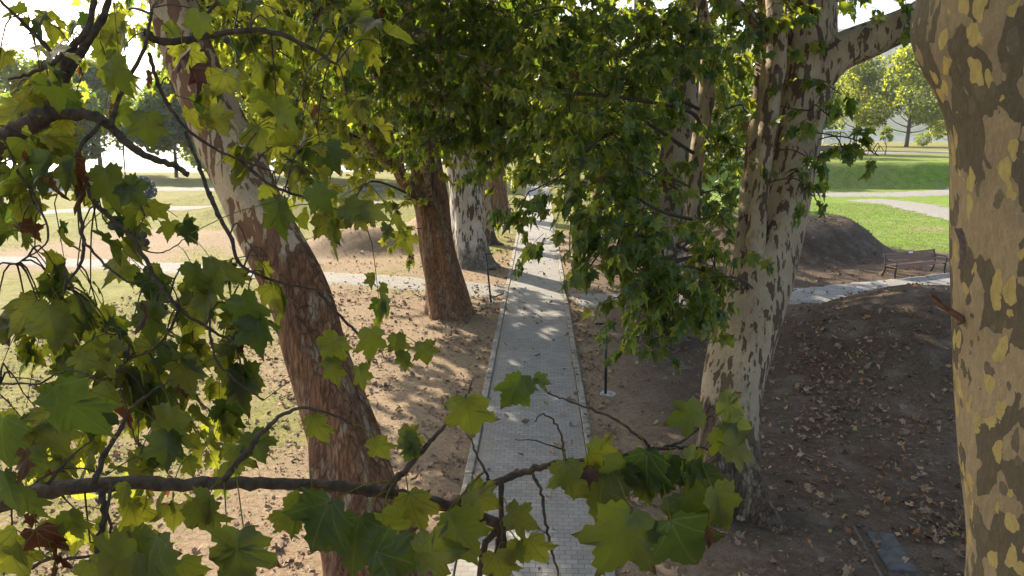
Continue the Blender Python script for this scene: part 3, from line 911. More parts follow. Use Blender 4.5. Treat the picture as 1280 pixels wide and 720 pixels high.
u8 = [py_(1316, y_, 3.28) for y_ in (-700, -420, -200, -60, 60, 160, 280)] + [py_(1319, 420, 3.28), py_(1320, 560, 3.28), py_(1321, 720, 3.28)]
u8 = u8[::-1]
q0 = u8[0]; u8 = [(q0[0] + .17, q0[1], -.1), (q0[0] + .16, q0[1], .4), (q0[0] + .14, q0[1], 1.2), (q0[0] + .10, q0[1], 2.2)] + [tuple(v_) for v_ in u8]
bulge = P(1165, 55, z8 - .05)
T8.trunk(u8, [.62, .50, .45, .42, .385, .38, .38, .385, .39, .41, .42, .40, .34, .10], sides=72, n=14, lump=.05, flare=.25, seed=21,
         knobs=[(bulge, (.24, np.array([-.15, -.03, .01]))), (P(1165, -40, z8), (.3, np.array([-.03, 0, 0]))), (P(1190, 310, z8 - .1), (.06, np.array([-.012, 0, 0])))])
g = Geo()     # broken dead stub on its left side
tube(g, catmull([P(1203, 402, z8), P(1190, 390, z8 + .0), P(1176, 381, z8 - .02), P(1161, 368, z8 - .02)], 4), [.022, .018, .014, .014, .013, .012, .011, .011, .010, .009, .008, .007, .004], 9, .5, True, None, 3)
tube(g, catmull([P(1180, 383, z8 - .02), P(1172, 372, z8 - .03), P(1163, 369, z8 - .05)], 3), .004, 5)
g.build('broken_stub', simple('dead_wood', (.13, .065, .038), .85, noise=.5, scale=40, bump=.9), T8.root, T8.base)
g = Geo()     # loose curling bark flake
fl_ = [P(1199, 285, z8 - .36), P(1204, 300, z8 - .37), P(1206, 318, z8 - .39), P(1201, 336, z8 - .41)]
g.add([p + AR * dx * .012 * (1.4 - .25 * k) + AF * abs(dx) * .008 for k, p in enumerate(fl_) for dx in (-1, -.3, .4, 1)],
      [[r_ * 4 + c_, r_ * 4 + c_ + 1, r_ * 4 + c_ + 5, r_ * 4 + c_ + 4] for r_ in range(3) for c_ in range(3)])
g.build('bark_flake', simple('bark_flake', (.14, .08, .055), .9, noise=.4, scale=60, bump=.6), T8.root, T8.base)

# visible boughs --------------------------------------------------
clumps(T6, [(752, 262, 9.6, .75, 520), (800, 235, 9.8, .4, 80), (785, 325, 9.5, .62, 400), (838, 325, 9.4, .55, 330), (858, 372, 9.3, .36, 200), (806, 378, 9.3, .42, 260),
            (736, 335, 9.5, .34, 120), (884, 392, 9.6, .3, 110), (893, 330, 9.9, .36, 170), (905, 190, 10.9, .4, 80),
            (915, 90, 10.9, .5, 130), (775, 110, 9.9, .75, 300), (750, 175, 9.7, .8, 420), (695, 225, 9.8, .5, 190), (862, 50, 10, .9, 560), (950, 30, 10, .6, 200),
            (1016, 205, 10.1, .28, 70), (1030, 140, 10.2, .3, 70), (1052, 182, 10.3, .26, 46), (1090, 190, 10.4, .2, 24), (1010, 240, 10.2, .22, 40), (1040, 110, 10.3, .3, 60),
            (790, 60, 9.6, .9, 500), (700, 120, 9.6, .8, 420), (1095, -10, 10.5, .5, 80), (985, 10, 9.9, .4, 90), (905, 280, 10.9, .3, 60)], .145, .42, .68)
T6.clump(P(795, 432, 9.3), (.28, .2, .16), 54, .13, .25, start=P(838, 395, 9.4), limb_r=.008)
T6.clump(P(798, 398, 9.3), (.25, .2, .14), 45, .13, .25, start=P(830, 350, 9.4), limb_r=.008)
T6.clump(P(650, 262, 9.9), (.3, .25, .22), 60, .13, .3, start=P(712, 215, 9.8), limb_r=.01)
clumps(T2, [(600, 40, 12.5, 1.1, 620), (520, 40, 12.5, 1.0, 520), (440, 50, 12.5, 1.0, 420), (560, 120, 12.5, .8, 420), (640, 130, 12.5, .9, 520), (480, 110, 12.5, .7, 300), (680, 50, 12.5, 1.0, 500),
            (700, 170, 12.5, .6, 260), (530, 175, 12.6, .45, 130), (610, 185, 12.8, .5, 170), (395, 20, 12, .8, 300)], .15, .30, 1.2)
clumps(T2, [(350, 120, 18, 1.5, 520), (420, 80, 18, 1.6, 620), (400, 175, 18, 1.2, 460), (455, 190, 19, 1.0, 330), (370, 30, 18, 1.6, 520), (500, 170, 20, .9, 260), (440, 250, 19.5, .8, 220), (497, 262, 20.5, .6, 110), (505, 300, 21, .35, 50),
            (540, 210, 20, .6, 110), (320, 190, 18, .8, 200), (470, 120, 18, 1.3, 420)], .17, .95, 1.0)  # sunlit glow of these boughs put into their yellow leaf hue
clumps(T3, [(610, 120, 27, 2.4, 900), (650, 70, 27, 2.4, 800), (560, 60, 27, 2.2, 600), (640, 190, 27, 1.4, 420), (600, 0, 27, 2.4, 700)], .19, .45)
clumps(T5, [(640, 140, 40, 3.2, 800), (600, 170, 42, 2.4, 500), (610, 60, 40, 3.5, 800), (650, 215, 42, 1.2, 160)], .24, .55)
clumps(T7, [(720, 80, 18, 1.8, 800), (765, 150, 19, 1.5, 700), (845, 70, 22.5, 1.7, 700), (915, 50, 22, 1.8, 500), (725, 160, 20, 1.3, 460), (755, 225, 19, 1.1, 480), (875, 280, 22.5, 1.3, 420), (905, 170, 22, 1.5, 420), (790, 20, 18, 2, 800),
            (905, 250, 19, 1.1, 300), (790, 270, 19, .9, 300), (955, 150, 19, 1.2, 260)], .17, .4, 1.1)
clumps(T10, [(750, 130, 28, 2.4, 800), (810, 190, 28, 2.2, 800), (700, 60, 29, 2.6, 700), (880, 120, 29, 2.6, 700), (780, 250, 29, 1.4, 420), (930, 200, 30, 1.6, 360), (860, 250, 30, 1.4, 300)], .2, .3)
clumps(T11, [(745, 190, 43, 2.6, 600), (800, 130, 43, 3.4, 800), (700, 100, 44, 3, 600), (850, 200, 44, 3, 500), (715, 205, 46, 1.4, 200), (770, 240, 44, 1.4, 200)], .25, .7)
clumps(T1, [(290, 20, 9.7, .7, 240), (345, 60, 9.8, .7, 240), (320, 150, 9.8, .5, 130), (150, 40, 9.6, .6, 120), (380, 110, 9.7, .45, 110), (420, 20, 8.8, .6, 170)], .14, .6)

def lit_gap(c):
    # boughs on the sun line are left out to light the foreground branches
    a = P(90, 360, 2.3); v = np.asarray(c) - a; s_ = np.array(S); t = v @ s_
    return np.linalg.norm(v - s_ * t) < 3.2


# high crowns: above the photograph, they shade the ground
for tr, cx, cy_, cz, R_, H_, k_, nl in ((T1, -4.4, 12.0, 9.0, 4.6, 4.5, 15, 700), (T2, -5.4, 24.0, 8.2, 5.0, 4.8, 24, 900), (T3, -5.8, 32.0, 9.0, 5.4, 5, 20, 800),
                                   (T5, -3, 48, 15.0, 7, 5, 10, 420), (T6, 4.2, 11.5, 9.6, 5.6, 5, 13, 560), (T7, 5, 20.5, 10.5, 6, 5, 13, 560),
                                   (T10, 5.2, 33, 13, 6, 5, 10, 420), (T11, 5, 47, 15, 6, 5, 8, 360), (T4, -4, 38.5, 13, 5.0, 5, 8, 420), (T8, 3.5, 2.5, 9.5, 4.5, 4, 9, 460)):
    tr.canopy((cx, cy_, cz), R_, H_, k_, nl, .24, hue=.4, rc=1.9, avoid=lit_gap)
for px_, py2 in ((700, 600), (850, 590), (780, 660), (450, 630), (330, 640), (580, 600), (420, 560)):   # unseen boughs added to the leaning tree to shade the foreground branch
    T1.clump(P(px_, py2, 1.45) + np.array(S) * rng.uniform(7.6, 9.2), (.62, .62, .4), 330, .2, .4, limb_r=.03)
for px_, py2 in ((1210, 60), (1210, 200), (1215, 330), (1215, 450), (1215, 570), (1215, 680), (1250, 260), (1250, 520)):   # unseen boughs added to the forked tree to shade the smooth trunk
    T6.clump(P(px_, py2, 3.1) + np.array(S) * rng.uniform(8.4, 10.0), (.75, .75, .5), 420, .2, .4, limb_r=.03)
for tr in (T1, T2, T3, T4, T5, T6, T7, T8, T10, T11): tr.crown()

# --- T9: the tree whose low branches cross the foreground; its trunk stands outside the frame on the left
T9 = Tree('low plane tree branches with large leaves filling the left and bottom foreground', (-2.9, .9), M_bark_near, leafmat=M_leaf_near)
T9.trunk([(-2.9, .9, -.1), (-2.9, .9, .5), (-2.86, .92, 2), (-2.8, .95, 3.6), (-2.85, 1.0, 5), (-3.1, 1.1, 7), (-3.3, 1.2, 9.5)], [.46, .38, .33, .30, .27, .22, .1], sides=32, n=8, flare=.3, seed=31, anchor=True)
skel = []      # points of every foreground branch, with radius


def near_branch(lst, rpx, zs, start=None, kinks=.0016, m_=None, sides=10):
    zs = np.interp(np.linspace(0, 1, len(lst)), np.linspace(0, 1, len(zs)), zs)
    pts = [P(x, y, z) for (x, y), z in zip(lst, zs)]
    rad = [.85 * r * z / F_PX for r, z in zip(np.interp(np.linspace(0, 1, len(lst)), np.linspace(0, 1, len(rpx)), rpx), zs)]
    if start is not None: pts = [np.array(start)] + pts; rad = [rad[0] * 1.5] + rad
    p = catmull(pts, 6); r = np.interp(np.linspace(0, 1, len(p)), np.linspace(0, 1, len(rad)), rad)
    p[1:-1] += rng.normal(size=(len(p) - 2, 3)) * np.minimum(kinks, r[1:-1, None] * .8)
    # swollen nodes
    r = r * (1 + .18 * (np.arange(len(p)) % 5 == 2))
    g = Geo(); tube(g, p, r, sides, .03, True, None, len(skel))
    o = g.build('branch', m_ or M_branch_near, T9.root, T9.base)
    for a, b_ in zip(p, r): skel.append((a, b_))
    return p


near_branch([(-60, 640), (0, 626), (80, 610), (160, 604), (230, 606), (300, 604), (380, 606), (440, 610), (480, 616), (530, 626), (580, 640), (628, 657)], [14, 11, 9, 8, 9, 8], [1.75, 1.62, 1.55], start=(-2.7, .95, 4.55))
near_branch([(560, 634), (590, 616), (610, 607), (645, 594), (680, 583), (720, 576), (760, 574), (810, 562), (850, 560), (885, 562)], [6, 5.5, 5, 4, 3, 2], [1.57, 1.5, 1.5])
near_branch([(628, 656), (622, 690), (612, 730)], [6, 5, 5], [1.57, 1.55])
near_branch([(626, 655), (605, 685), (598, 730)], [5, 5, 4], [1.57, 1.52])
near_branch([(614, 606), (604, 585), (594, 565), (590, 548)], [2.5, 1.6, 1], [1.5, 1.45], kinks=.0012)
near_branch([(627, 597), (627, 640), (630, 670), (632, 730)], [4, 3.5, 3.5], [1.5, 1.5], kinks=.0012)
near_branch([(666, 592), (678, 622), (684, 660), (690, 690), (698, 720), (704, 750)], [2.5, 2, 1.2], [1.5, 1.45], kinks=.0014)
near_branch([(706, 578), (704, 555), (694, 528), (678, 518), (668, 527)], [2, 1.5, .8], [1.5, 1.45], kinks=.001)
near_branch([(706, 578), (702, 562), (672, 552), (644, 549)], [1.6, 1.2, .7], [1.5, 1.5], kinks=.001)
near_branch([(812, 562), (806, 552), (770, 525), (735, 510), (708, 500), (684, 491)], [2.6, 1.8, 1], [1.5, 1.5], kinks=.0012)
near_branch([(480, 616), (495, 600), (512, 582), (535, 555), (556, 532), (575, 510), (590, 478)], [6, 4.5, 2.5, 1], [1.56, 1.5], kinks=.0014)
near_branch([(810, 562), (845, 556), (865, 542), (882, 526), (900, 512)], [2.5, 1.8, 1], [1.5, 1.5])
near_branch([(280, 600), (300, 575), (318, 552), (340, 528), (372, 510), (410, 516), (440, 530)], [5, 4, 2.4, 1.4], [1.57, 1.6], kinks=.0014)
near_branch([(118, 606), (128, 575), (150, 535), (165, 510), (190, 490), (215, 475)], [4.5, 3.4, 2, 1], [1.58, 1.6], kinks=.0014)
near_branch([(60, 605), (85, 575), (118, 548)], [3, 2, 1], [1.58, 1.6])
near_branch([(126, 612), (130, 650), (120, 690), (128, 730)], [5, 4, 3], [1.58, 1.5])
near_branch([(140, 606), (135, 640), (145, 690), (140, 725)], [2.5, 2, 1.5], [1.58, 1.5])
near_branch([(-40, 690), (20, 715), (60, 700), (110, 696), (160, 680)], [3, 2.5, 1.5], [1.6, 1.5])
near_branch([(0, 480), (50, 478), (90, 462), (140, 486)], [1.5, 1.4, 1], [1.9, 1.8])
# upper left limbs
near_branch([(-80, 250), (-30, 200), (0, 178), (35, 158), (66, 138)], [21, 17, 13], [2.5, 2.35], start=(-2.85, 1.0, 5.0))
near_branch([(58, 142), (72, 110), (82, 75), (95, 55), (112, 30), (120, -30)], [8, 6, 5, 4], [2.35, 2.3], sides=9)
near_branch([(64, 140), (90, 142), (120, 146), (138, 158), (160, 180), (185, 196), (215, 206), (235, 218)], [10, 7, 5, 4], [2.35, 2.3])
near_branch([(66, 136), (80, 100), (105, 60), (130, 18), (140, -30)], [8, 6, 4], [2.35, 2.45])
near_branch([(85, 60), (70, 75), (40, 92), (10, 100)], [4, 3, 1.5], [2.3, 2.2])
near_branch([(88, 90), (60, 60), (30, 30), (0, 0)], [4, 3, 2], [2.35, 2.3])
near_branch([(138, 158), (150, 120), (180, 60), (190, 10)], [4, 3, 2], [2.3, 2.5])
near_branch([(180, 40), (200, 52), (235, 50), (275, 42), (330, 38), (380, 56), (420, 80)], [6, 5, 4, 2], [2.5, 2.6])
near_branch([(186, 66), (196, 100), (210, 130), (232, 160), (262, 182), (300, 200), (345, 215)], [3, 2.6, 2, 1], [2.45, 2.5])
near_branch([(130, 150), (98, 190), (96, 240), (104, 300), (100, 330), (80, 360)], [3, 3, 2.5, 1.6], [2.3, 2.1])
near_branch([(98, 190), (112, 240), (130, 265), (160, 290), (178, 318), (200, 355), (225, 385), (262, 412), (300, 430)], [3.6, 3.4, 3, 1.6], [2.3, 2.1])
near_branch([(262, 240), (270, 262), (290, 300), (300, 330), (345, 352), (395, 362)], [3.6, 3, 2.2, 1.2], [2.4, 2.3])
near_branch([(232, 165), (248, 205), (262, 245)], [2.4, 3], [2.45, 2.4])
near_branch([(178, 318), (171, 303), (174, 284), (181, 270)], [1.2, 1.0, .9], [2.1, 2.15], kinks=.001)
near_branch([(176, 312), (200, 316), (222, 306), (238, 292)], [1.1, .9, .7], [2.1, 2.12], kinks=.001)
near_branch([(395, 362), (430, 400), (460, 425), (500, 435), (540, 430)], [2.2, 1.8, 1], [2.3, 2.2])
near_branch([(300, 200), (340, 232), (390, 250), (440, 270)], [2.5, 2, 1], [2.5, 2.6])
near_branch([(20, 210), (45, 250), (60, 300), (20, 330)], [2, 1.6, 1], [2.2, 2.1], start=P(10, 178, 2.4))
near_branch([(104, 300), (130, 330), (160, 352), (180, 350)], [2, 1.6, 1], [2.15, 2.1])
near_branch([(225, 385), (200, 430), (160, 450), (140, 470)], [2, 1.6, 1], [2.1, 2.0])
near_branch([(262, 412), (270, 450), (300, 480), (330, 500)], [2, 1.6, 1], [2.1, 2.0])
SK = np.array([a for a, _ in skel])

CAMF = (AF, AR, AU)


def hand_leaf(x, y, spx, ang, z, hue=.4, dead=0, tilt=0.0, yaw=0.0, bri=None, thin=0.0):
    """one large foreground leaf: stalk end at the sight line x, y and depth z"""
    L_ = spx * z / F_PX * (.70 if z > 1.9 else .82 if z > 1.4 else .92)
    a = math.radians(ang)
    p = P(x, y, z)
    d = AR * math.sin(a) - AU * math.cos(a) + AF * (tilt + random.uniform(-.15, .15))
    nr = -AF * 1.0 + AU * .35 + AR * (yaw + random.uniform(-.35, .35)) + rng.normal(size=3) * .12
    t = np.array([[max(0, hue * .75 + random.uniform(-.15, .15)), bri if bri is not None else random.uniform(.2, .8), dead]])
    k = np.argmin(np.linalg.norm(SK - p, axis=1)); a0 = SK[k]
    if np.linalg.norm(a0 - p) > .16: a0 = p + unit(a0 - p) * .16 if np.linalg.norm(a0 - p) > .4 else a0
    me = leaves_mesh('leaf', p[None], d[None], nr[None], np.array([L_ * .86]), t, [random.choice(T_HI)], True, T9.base, stem=[(a0, p + unit(d) * .004)])
    link('leaf', me, M_leaf_near, T9.root)


HL = [ # x, y, size, angle(0 = down, + = right), depth, hue
    (70, 482, 120, 25, 1.45, .15), (8, 520, 95, -20, 1.5, .2), (583, 497, 78, 8, 1.45, .35), (652, 470, 70, -25, 1.45, .3), (668, 472, 30, 70, 1.45, .3),
    (462, 412, 62, 10, 2.0, .45), (425, 420, 60, -35, 2.0, .5), (495, 418, 50, 10, 2.0, .35), (530, 428, 48, 15, 2.0, .35), (415, 448, 60, 10, 2.0, .45), (448, 458, 50, 20, 2.0, .5), (505, 440, 45, -5, 2.0, .4),
    (706, 578, 62, 10, 1.42, .3), (756, 592, 95, -12, 1.42, .25), (735, 566, 62, 82, 1.45, .5), (634, 643, 58, 75, 1.42, .35), (585, 615, 62, 65, 1.45, .45), (560, 642, 95, 30, 1.4, .3),
    (475, 640, 85, 15, 1.42, .3), (510, 618, 70, 20, 1.5, .6), (448, 648, 88, -8, 1.38, .2), (410, 628, 95, -25, 1.35, .2), (375, 618, 75, -10, 1.45, .35), (350, 640, 60, 15, 1.5, .4),
    (470, 690, 75, 70, 1.35, .3), (520, 690, 70, 90, 1.35, .35), (660, 672, 58, 30, 1.45, .7), (648, 676, 50, -20, 1.45, .75), (620, 690, 60, 10, 1.45, .4),
    (790, 640, 110, -25, 1.3, .3), (838, 652, 105, 25, 1.3, .25), (860, 618, 90, 15, 1.35, .3), (890, 610, 70, 30, 1.35, .4), (808, 566, 85, 0, 1.4, .12), (838, 570, 72, -10, 1.42, .2), (852, 572, 60, 55, 1.42, .3),
    (780, 572, 72, -15, 1.42, .25), (800, 572, 80, 12, 1.44, .2), (876, 514, 58, -72, 1.45, .5), (898, 500, 48, 60, 1.45, .5), (905, 528, 55, 80, 1.45, .45), (900, 535, 60, 25, 1.45, .5), (905, 555, 62, 70, 1.42, .5),
    (880, 580, 70, -20, 1.42, .25), (190, 672, 110, -10, 1.3, .3), (170, 690, 95, -60, 1.3, .3), (305, 660, 85, -5, 1.35, .3), (285, 690, 70, 20, 1.35, .3), (225, 700, 60, 10, 1.35, .4),
    (250, 628, 70, 10, 1.5, .4), (262, 618, 60, -25, 1.5, .35), (208, 540, 65, 0, 1.6, .35), (215, 510, 90, -12, 1.6, .3), (300, 555, 55, -10, 1.6, .45), (315, 540, 55, 25, 1.6, .4), (392, 520, 55, 12, 1.6, .5),
    (85, 640, 60, 15, 1.5, .45), (70, 652, 62, -15, 1.5, .5), (110, 700, 50, 20, 1.4, .6), (20, 660, 75, 5, 1.5, .85), (5, 680, 80, 15, 1.5, .9), (40, 560, 60, -15, 1.6, .4), (5, 590, 70, 20, 1.5, .3),
    (160, 605, 45, -15, 1.55, .5), (178, 655, 42, 15, 1.55, .9), (235, 570, 42, 10, 1.7, .5), (25, 615, 60, 20, 1.55, .35), (130, 480, 60, 20, 1.7, .35), (520, 545, 40, -60, 1.5, .5), (468, 548, 45, 25, 1.6, .55),
    (500, 545, 42, 80, 1.5, .45), (515, 555, 36, -10, 1.5, .3), (180, 140, 70, 0, 2.1, .3), (130, 210, 85, 12, 2.1, .3), (150, 225, 60, 40, 2.1, .35), (92, 200, 70, -20, 2.1, .3), (60, 192, 62, -30, 2.1, .3),
    (250, 15, 50, -10, 2.3, .4), (140, 75, 70, 10, 2.2, .35), (345, 130, 62, 40, 2.3, .3), (345, 250, 75, 8, 2.2, .25), (390, 235, 60, 40, 2.3, .3),
    (430, 255, 55, 55, 2.4, .35), (455, 262, 45, 70, 2.4, .35), (270, 330, 85, -30, 2.0, .3), (300, 370, 90, 25, 2.0, .3), (318, 395, 85, 5, 2.0, .25), (240, 330, 70, 10, 2.0, .35), (190, 380, 80, -15, 2.0, .4), (60, 380, 85, 10, 2.0, .35),
]
for h in HL: hand_leaf(*h)
# dead, red-brown leaves
for (x, y, s_, a_, z) in ((183, 90, 30, 10, 2.2), (40, 190, 30, 15, 2.1), (48, 228, 45, 25, 2.1), (95, 200, 60, 5, 2.15), (100, 232, 50, -8, 2.15), (735, 582, 34, -15, 1.42), (886, 660, 38, 0, 1.28), (38, 560, 50, 10, 1.5),
                          (165, 505, 45, -10, 1.6), (198, 515, 40, 10, 1.7), (45, 660, 60, 10, 1.45), (50, 690, 48, 20, 1.45), (190, 380, 46, 10, 2.0), (228, 60, 60, -12, 2.4), (240, 85, 50, 15, 2.4), (390, 610, 60, 10, 1.5), (65, 700, 50, 0, 1.45), (325, 335, 24, 10, 2.2), (130, 410, 30, 0, 2.1), (36, 645, 26, 0, 1.5)):
    L_ = s_ * .68 * z / F_PX; p = P(x, y, z); a = math.radians(a_)
    d = AR * math.sin(a) - AU * math.cos(a); nr = -AF + rng.normal(size=3) * .5
    me = leaves_mesh('dead_leaf', p[None], d[None], nr[None], np.array([L_]), np.array([[random.uniform(0, .5), random.random(), 1.0]]), CURL, True, T9.base, stem=[(p + np.array([0, 0, .04]), p)])
    link('dead_leaf', me, M_leaf_near, T9.root)
# seed balls
for x, y in ((179, 294), (182, 303), (140, 283), (205, 385), (283, 50)):
    bm = bmesh.new(); bmesh.ops.create_icosphere(bm, subdivisions=3, radius=.011)
    for v_ in bm.verts: v_.co *= 1 + random.uniform(-.12, .12)
    for v_ in bm.verts: v_.co += Vector(P(x, y, 2.12) - T9.base)
    me = bpy.data.meshes.new('seed_ball'); bm.to_mesh(me); bm.free()
    link('seed_ball', me, M_twig, T9.root)

# the mass of near foliage: twigs off the upper-left limbs
def near_twigs(lst, tw, per, size, hue, hv=.22):
    st = np.concatenate([P(x, y, z)[None] + rng.normal(size=(k, 3)) * sp for (x, y, z, sp, k) in lst])
    # each twig starts on the nearest limb point part of the way
    kk = np.array([np.argmin(np.linalg.norm(SK - s_, axis=1)) for s_ in st]); a0 = SK[kk]
    far = np.linalg.norm(a0 - st, axis=1)
    outs = unit(st - a0 + .3 * rand_unit(len(st)))
    line, p, d, nr = twig_leaves(st, outs, tw, per, size, .9, .4)
    g = Geo()
    thin_tubes(g, line, .0022, .0010)
    join = np.stack([a0 * (1 - t) + st * t + np.array([0, 0, .05]) * math.sin(t * 3.14) for t in np.linspace(0, 1, 5)], 1)
    ok = far < .7
    thin_tubes(g, join[ok], .0035, .0022)
    g.build('twigs', M_twig, T9.root, T9.base)
    return p, d, nr


LF = [(30, 50, 2.6, .15, 7), (110, 30, 2.6, .14, 5), (50, 225, 2.3, .11, 5), (20, 120, 2.5, .13, 5), (130, 100, 2.5, .12, 4), (165, 150, 2.5, .10, 2), (300, 30, 2.8, .12, 3), (350, 80, 2.8, .14, 5), (400, 110, 2.9, .12, 4), (335, 150, 2.7, .09, 2),
      (420, 250, 2.8, .09, 2), (365, 225, 2.7, .10, 4), (250, 300, 2.3, .10, 2), (40, 330, 2.3, .13, 7), (100, 370, 2.3, .14, 9), (30, 410, 2.2, .14, 6), (170, 390, 2.3, .13, 7), (220, 420, 2.2, .12, 5), (290, 400, 2.2, .10, 3),
      (150, 450, 2.2, .13, 5), (60, 470, 2.2, .14, 3), (330, 290, 2.4, .09, 2), (20, 280, 2.3, .10, 4), (110, 280, 2.3, .07, 2), (340, 15, 2.8, .15, 5), (440, 60, 2.9, .12, 3),
      (240, 520, 2.0, .10, 2), (60, 600, 1.9, .10, 2), (150, 640, 1.8, .1, 2), (20, 700, 1.9, .1, 2)]
LF = [(a_, b_, c_, d_, int(round(e_ * 1.05))) for a_, b_, c_, d_, e_ in LF]
p, d, nr = near_twigs(LF, .24, 5, .13, .45)
T9.lp, T9.ld, T9.ln = [p], [d], [nr]
T9.ls = [.100 * rng.uniform(.45, 1.15, len(p))]; T9.lt = [tints(len(p), .42, .26, .015)]
T9.crown(T_HI, True, 'foliage')
# upper crown of the same tree
T9.lp, T9.ld, T9.ln, T9.ls, T9.lt = [], [], [], [], []
T9.leafmat = M_leaf
T9.canopy((-4.2, 1.0, 8.6), 3.4, 3.5, 7, 420, .22, rc=1.5)
T9.crown()

# ------------------------------------------------------------------ fallen leaves, clods, turf blades
def litter():
    N = 100000
    x = rng.uniform(-14, 16, N); y = 5 + 34 * rng.uniform(0, 1, N) ** 1.25
    dens = .10 + .14 * np.clip(vnoise(x, y, 1.4, 41), 0, 1)
    pc = G(1040, 480); dens = dens + 1.6 * np.exp(-(((x - pc[0] - .1) / 1.0) ** 2 + ((y - pc[1]) / 1.9) ** 2)) * (.6 + .6 * vnoise(x, y, 5, 45))
    pc = G(1180, 660); dens = dens + 1.1 * np.exp(-(((x - pc[0]) / .6) ** 2 + ((y - pc[1]) / .9) ** 2))
    dens = dens + .6 * np.exp(-((x - 1.25) / .30) ** 2) * (y < 24)
    dens = dens + .35 * np.exp(-((x + 1.45) / .25) ** 2) + .35 * np.exp(-(((x - 2.0) / .7) ** 2 + ((y - 9.5) / 2) ** 2))
    dens = dens + .8 * (x < -1.2) * (y < 26) * (.5 + .8 * vnoise(x, y, 2.5, 46)) + .18 * (x > 3) * (y < 15)
    dens = dens * 1.25
    dens = dens * np.where(x < 0, .52, .85) * (.55 + .9 * np.clip(vnoise(x, y, 3.1, 47) + .25, 0, 1))
    pc = G(1030, 470, .35); dens = dens + 1.5 * np.exp(-(((x - pc[0] - .25 * (y - pc[1])) / .75) ** 2 + ((y - pc[1]) / 1.9) ** 2)) * (.55 + .6 * vnoise(x, y, 4, 48))
    dens = np.where((x > XL) & (x < XR), .03, dens)
    keep = rng.uniform(0, 1, N) < dens
    x, y = x[keep], y[keep]; N = len(x)
    on = (x > XL - .15) & (x < XR + .15)
    z = height(x, y) + np.where(on, .045, .022)
    p = np.stack([x, y, z], -1)
    d = rand_unit(N); d[:, 2] *= .25
    nr = np.tile([[0, 0, 1.0]], (N, 1)) + .45 * rng.normal(size=(N, 3)); nr[:, 2] = np.abs(nr[:, 2])
    sz = .04 + .10 * rng.uniform(0, 1, N) ** 2.0
    t = np.stack([rng.uniform(0, 1, N) ** 1.2, rng.uniform(0, 1, N), np.ones(N)], -1)
    return p, d, nr, sz, t


m, n, l, b = mat('dry_leaf'); q = NB(m)
att = q.node('ShaderNodeAttribute', attribute_name='tint'); sep = q.node('ShaderNodeSeparateColor'); l.new(att.outputs[0], sep.inputs[0])
c = q.mix(q.ramp(sep.outputs[0], 0, .8), (.15, .075, .038), (.44, .29, .17)); c = q.mix(q.math('GREATER_THAN', sep.outputs[0], .94), c, (.45, .16, .04))
c = q.mix(q.math('GREATER_THAN', sep.outputs[0], .985), c, (.40, .33, .06))
c = q.mix(q.math('MULTIPLY', sep.outputs[1], .55), c, (.10, .07, .045))
l.new(c, b.inputs['Base Color']); b.inputs['Roughness'].default_value = .7
M_dry = m
p, d, nr, sz, t = litter()
me = leaves_mesh('fallen_leaves', p, d, nr, sz, t, CURL)
tag(link('fallen_leaves', me, M_dry), kind='stuff')

# clods and small stones
N = 16000
x = rng.uniform(-10, 12, N); y = 6 + 26 * rng.uniform(0, 1, N) ** 1.4
ok = ((x < XL - .2) | (x > XR + .2)) & (rng.uniform(0, 1, N) < .5 + .5 * vnoise(x, y, 2, 51)); x, y = x[ok], y[ok]; N = len(x)
oct_ = np.array([[1, 0, 0], [0, 1, 0], [-1, 0, 0], [0, -1, 0], [0, 0, .8], [0, 0, -.6], [.6, .6, .35], [-.6, -.6, .3]])
oF = np.array([[0, 6, 4], [6, 1, 4], [1, 2, 4], [2, 7, 4], [7, 3, 4], [3, 0, 4], [0, 5, 6], [6, 5, 1], [1, 5, 2], [2, 5, 7], [7, 5, 3], [3, 5, 0]])
s_ = .006 + .022 * rng.uniform(0, 1, N) ** 3
Vc = np.stack([x, y, height(x, y) + s_ * .3], -1)[:, None] + s_[:, None, None] * oct_[None] * rng.uniform(.6, 1.3, (N, 8, 3))
Fc = oF[None] + (np.arange(N) * 8)[:, None, None]
me = np_mesh('clods', Vc.reshape(-1, 3), Fc.ravel(), np.full(N * 12, 3), False)
tag(link('clods', me, simple('clod_earth', (.16, .125, .09), .95, noise=.5, scale=30, bump=.3)), kind='stuff')

# twigs on the ground
g = Geo(); N = 260
x = rng.uniform(-7, 8, N); y = rng.uniform(6, 22, N)
a = rng.uniform(0, 6.28, N); Lq = rng.uniform(.05, .3, N)
lines = []
for k in range(N):
    if XL - .3 < x[k] < XR + .3: continue
    t = np.linspace(-.5, .5, 4)
    lx = x[k] + Lq[k] * t * math.cos(a[k]); ly = y[k] + Lq[k] * t * math.sin(a[k]) + .02 * np.sin(t * 7)
    lines.append(np.stack([lx, ly, height(lx, ly) + .012], -1))
thin_tubes(g, np.array(lines), .004, .002)
tag(g.build('fallen_twigs', simple('dry_twig', (.26, .20, .14), .9)), kind='stuff')

# turf blades
def blades(N, x, y, hmin, hmax, wd):
    ga_ = grass_amount(x, y) + .35 * vnoise(x, y, 6, 61)
    blocked = (x > XL - .16) & (x < XR + .16)
    k = (rng.uniform(0, 1, N) < np.clip(ga_ * 1.3 - .12, 0, 1)) & ~blocked
    x, y = x[k], y[k]; n_ = len(x)
    h_ = rng.uniform(hmin, hmax, n_); a = rng.uniform(0, 6.28, n_); lean = rng.normal(size=(n_, 2)) * .5
    z = height(x, y)
    c0 = np.stack([x, y, z], -1); sd = np.stack([np.cos(a), np.sin(a), 0 * a], -1) * wd
    tip = c0 + np.stack([lean[:, 0] * h_, lean[:, 1] * h_, h_], -1)
    return np.stack([c0 - sd, c0 + sd, tip], 1).reshape(-1, 3), h_


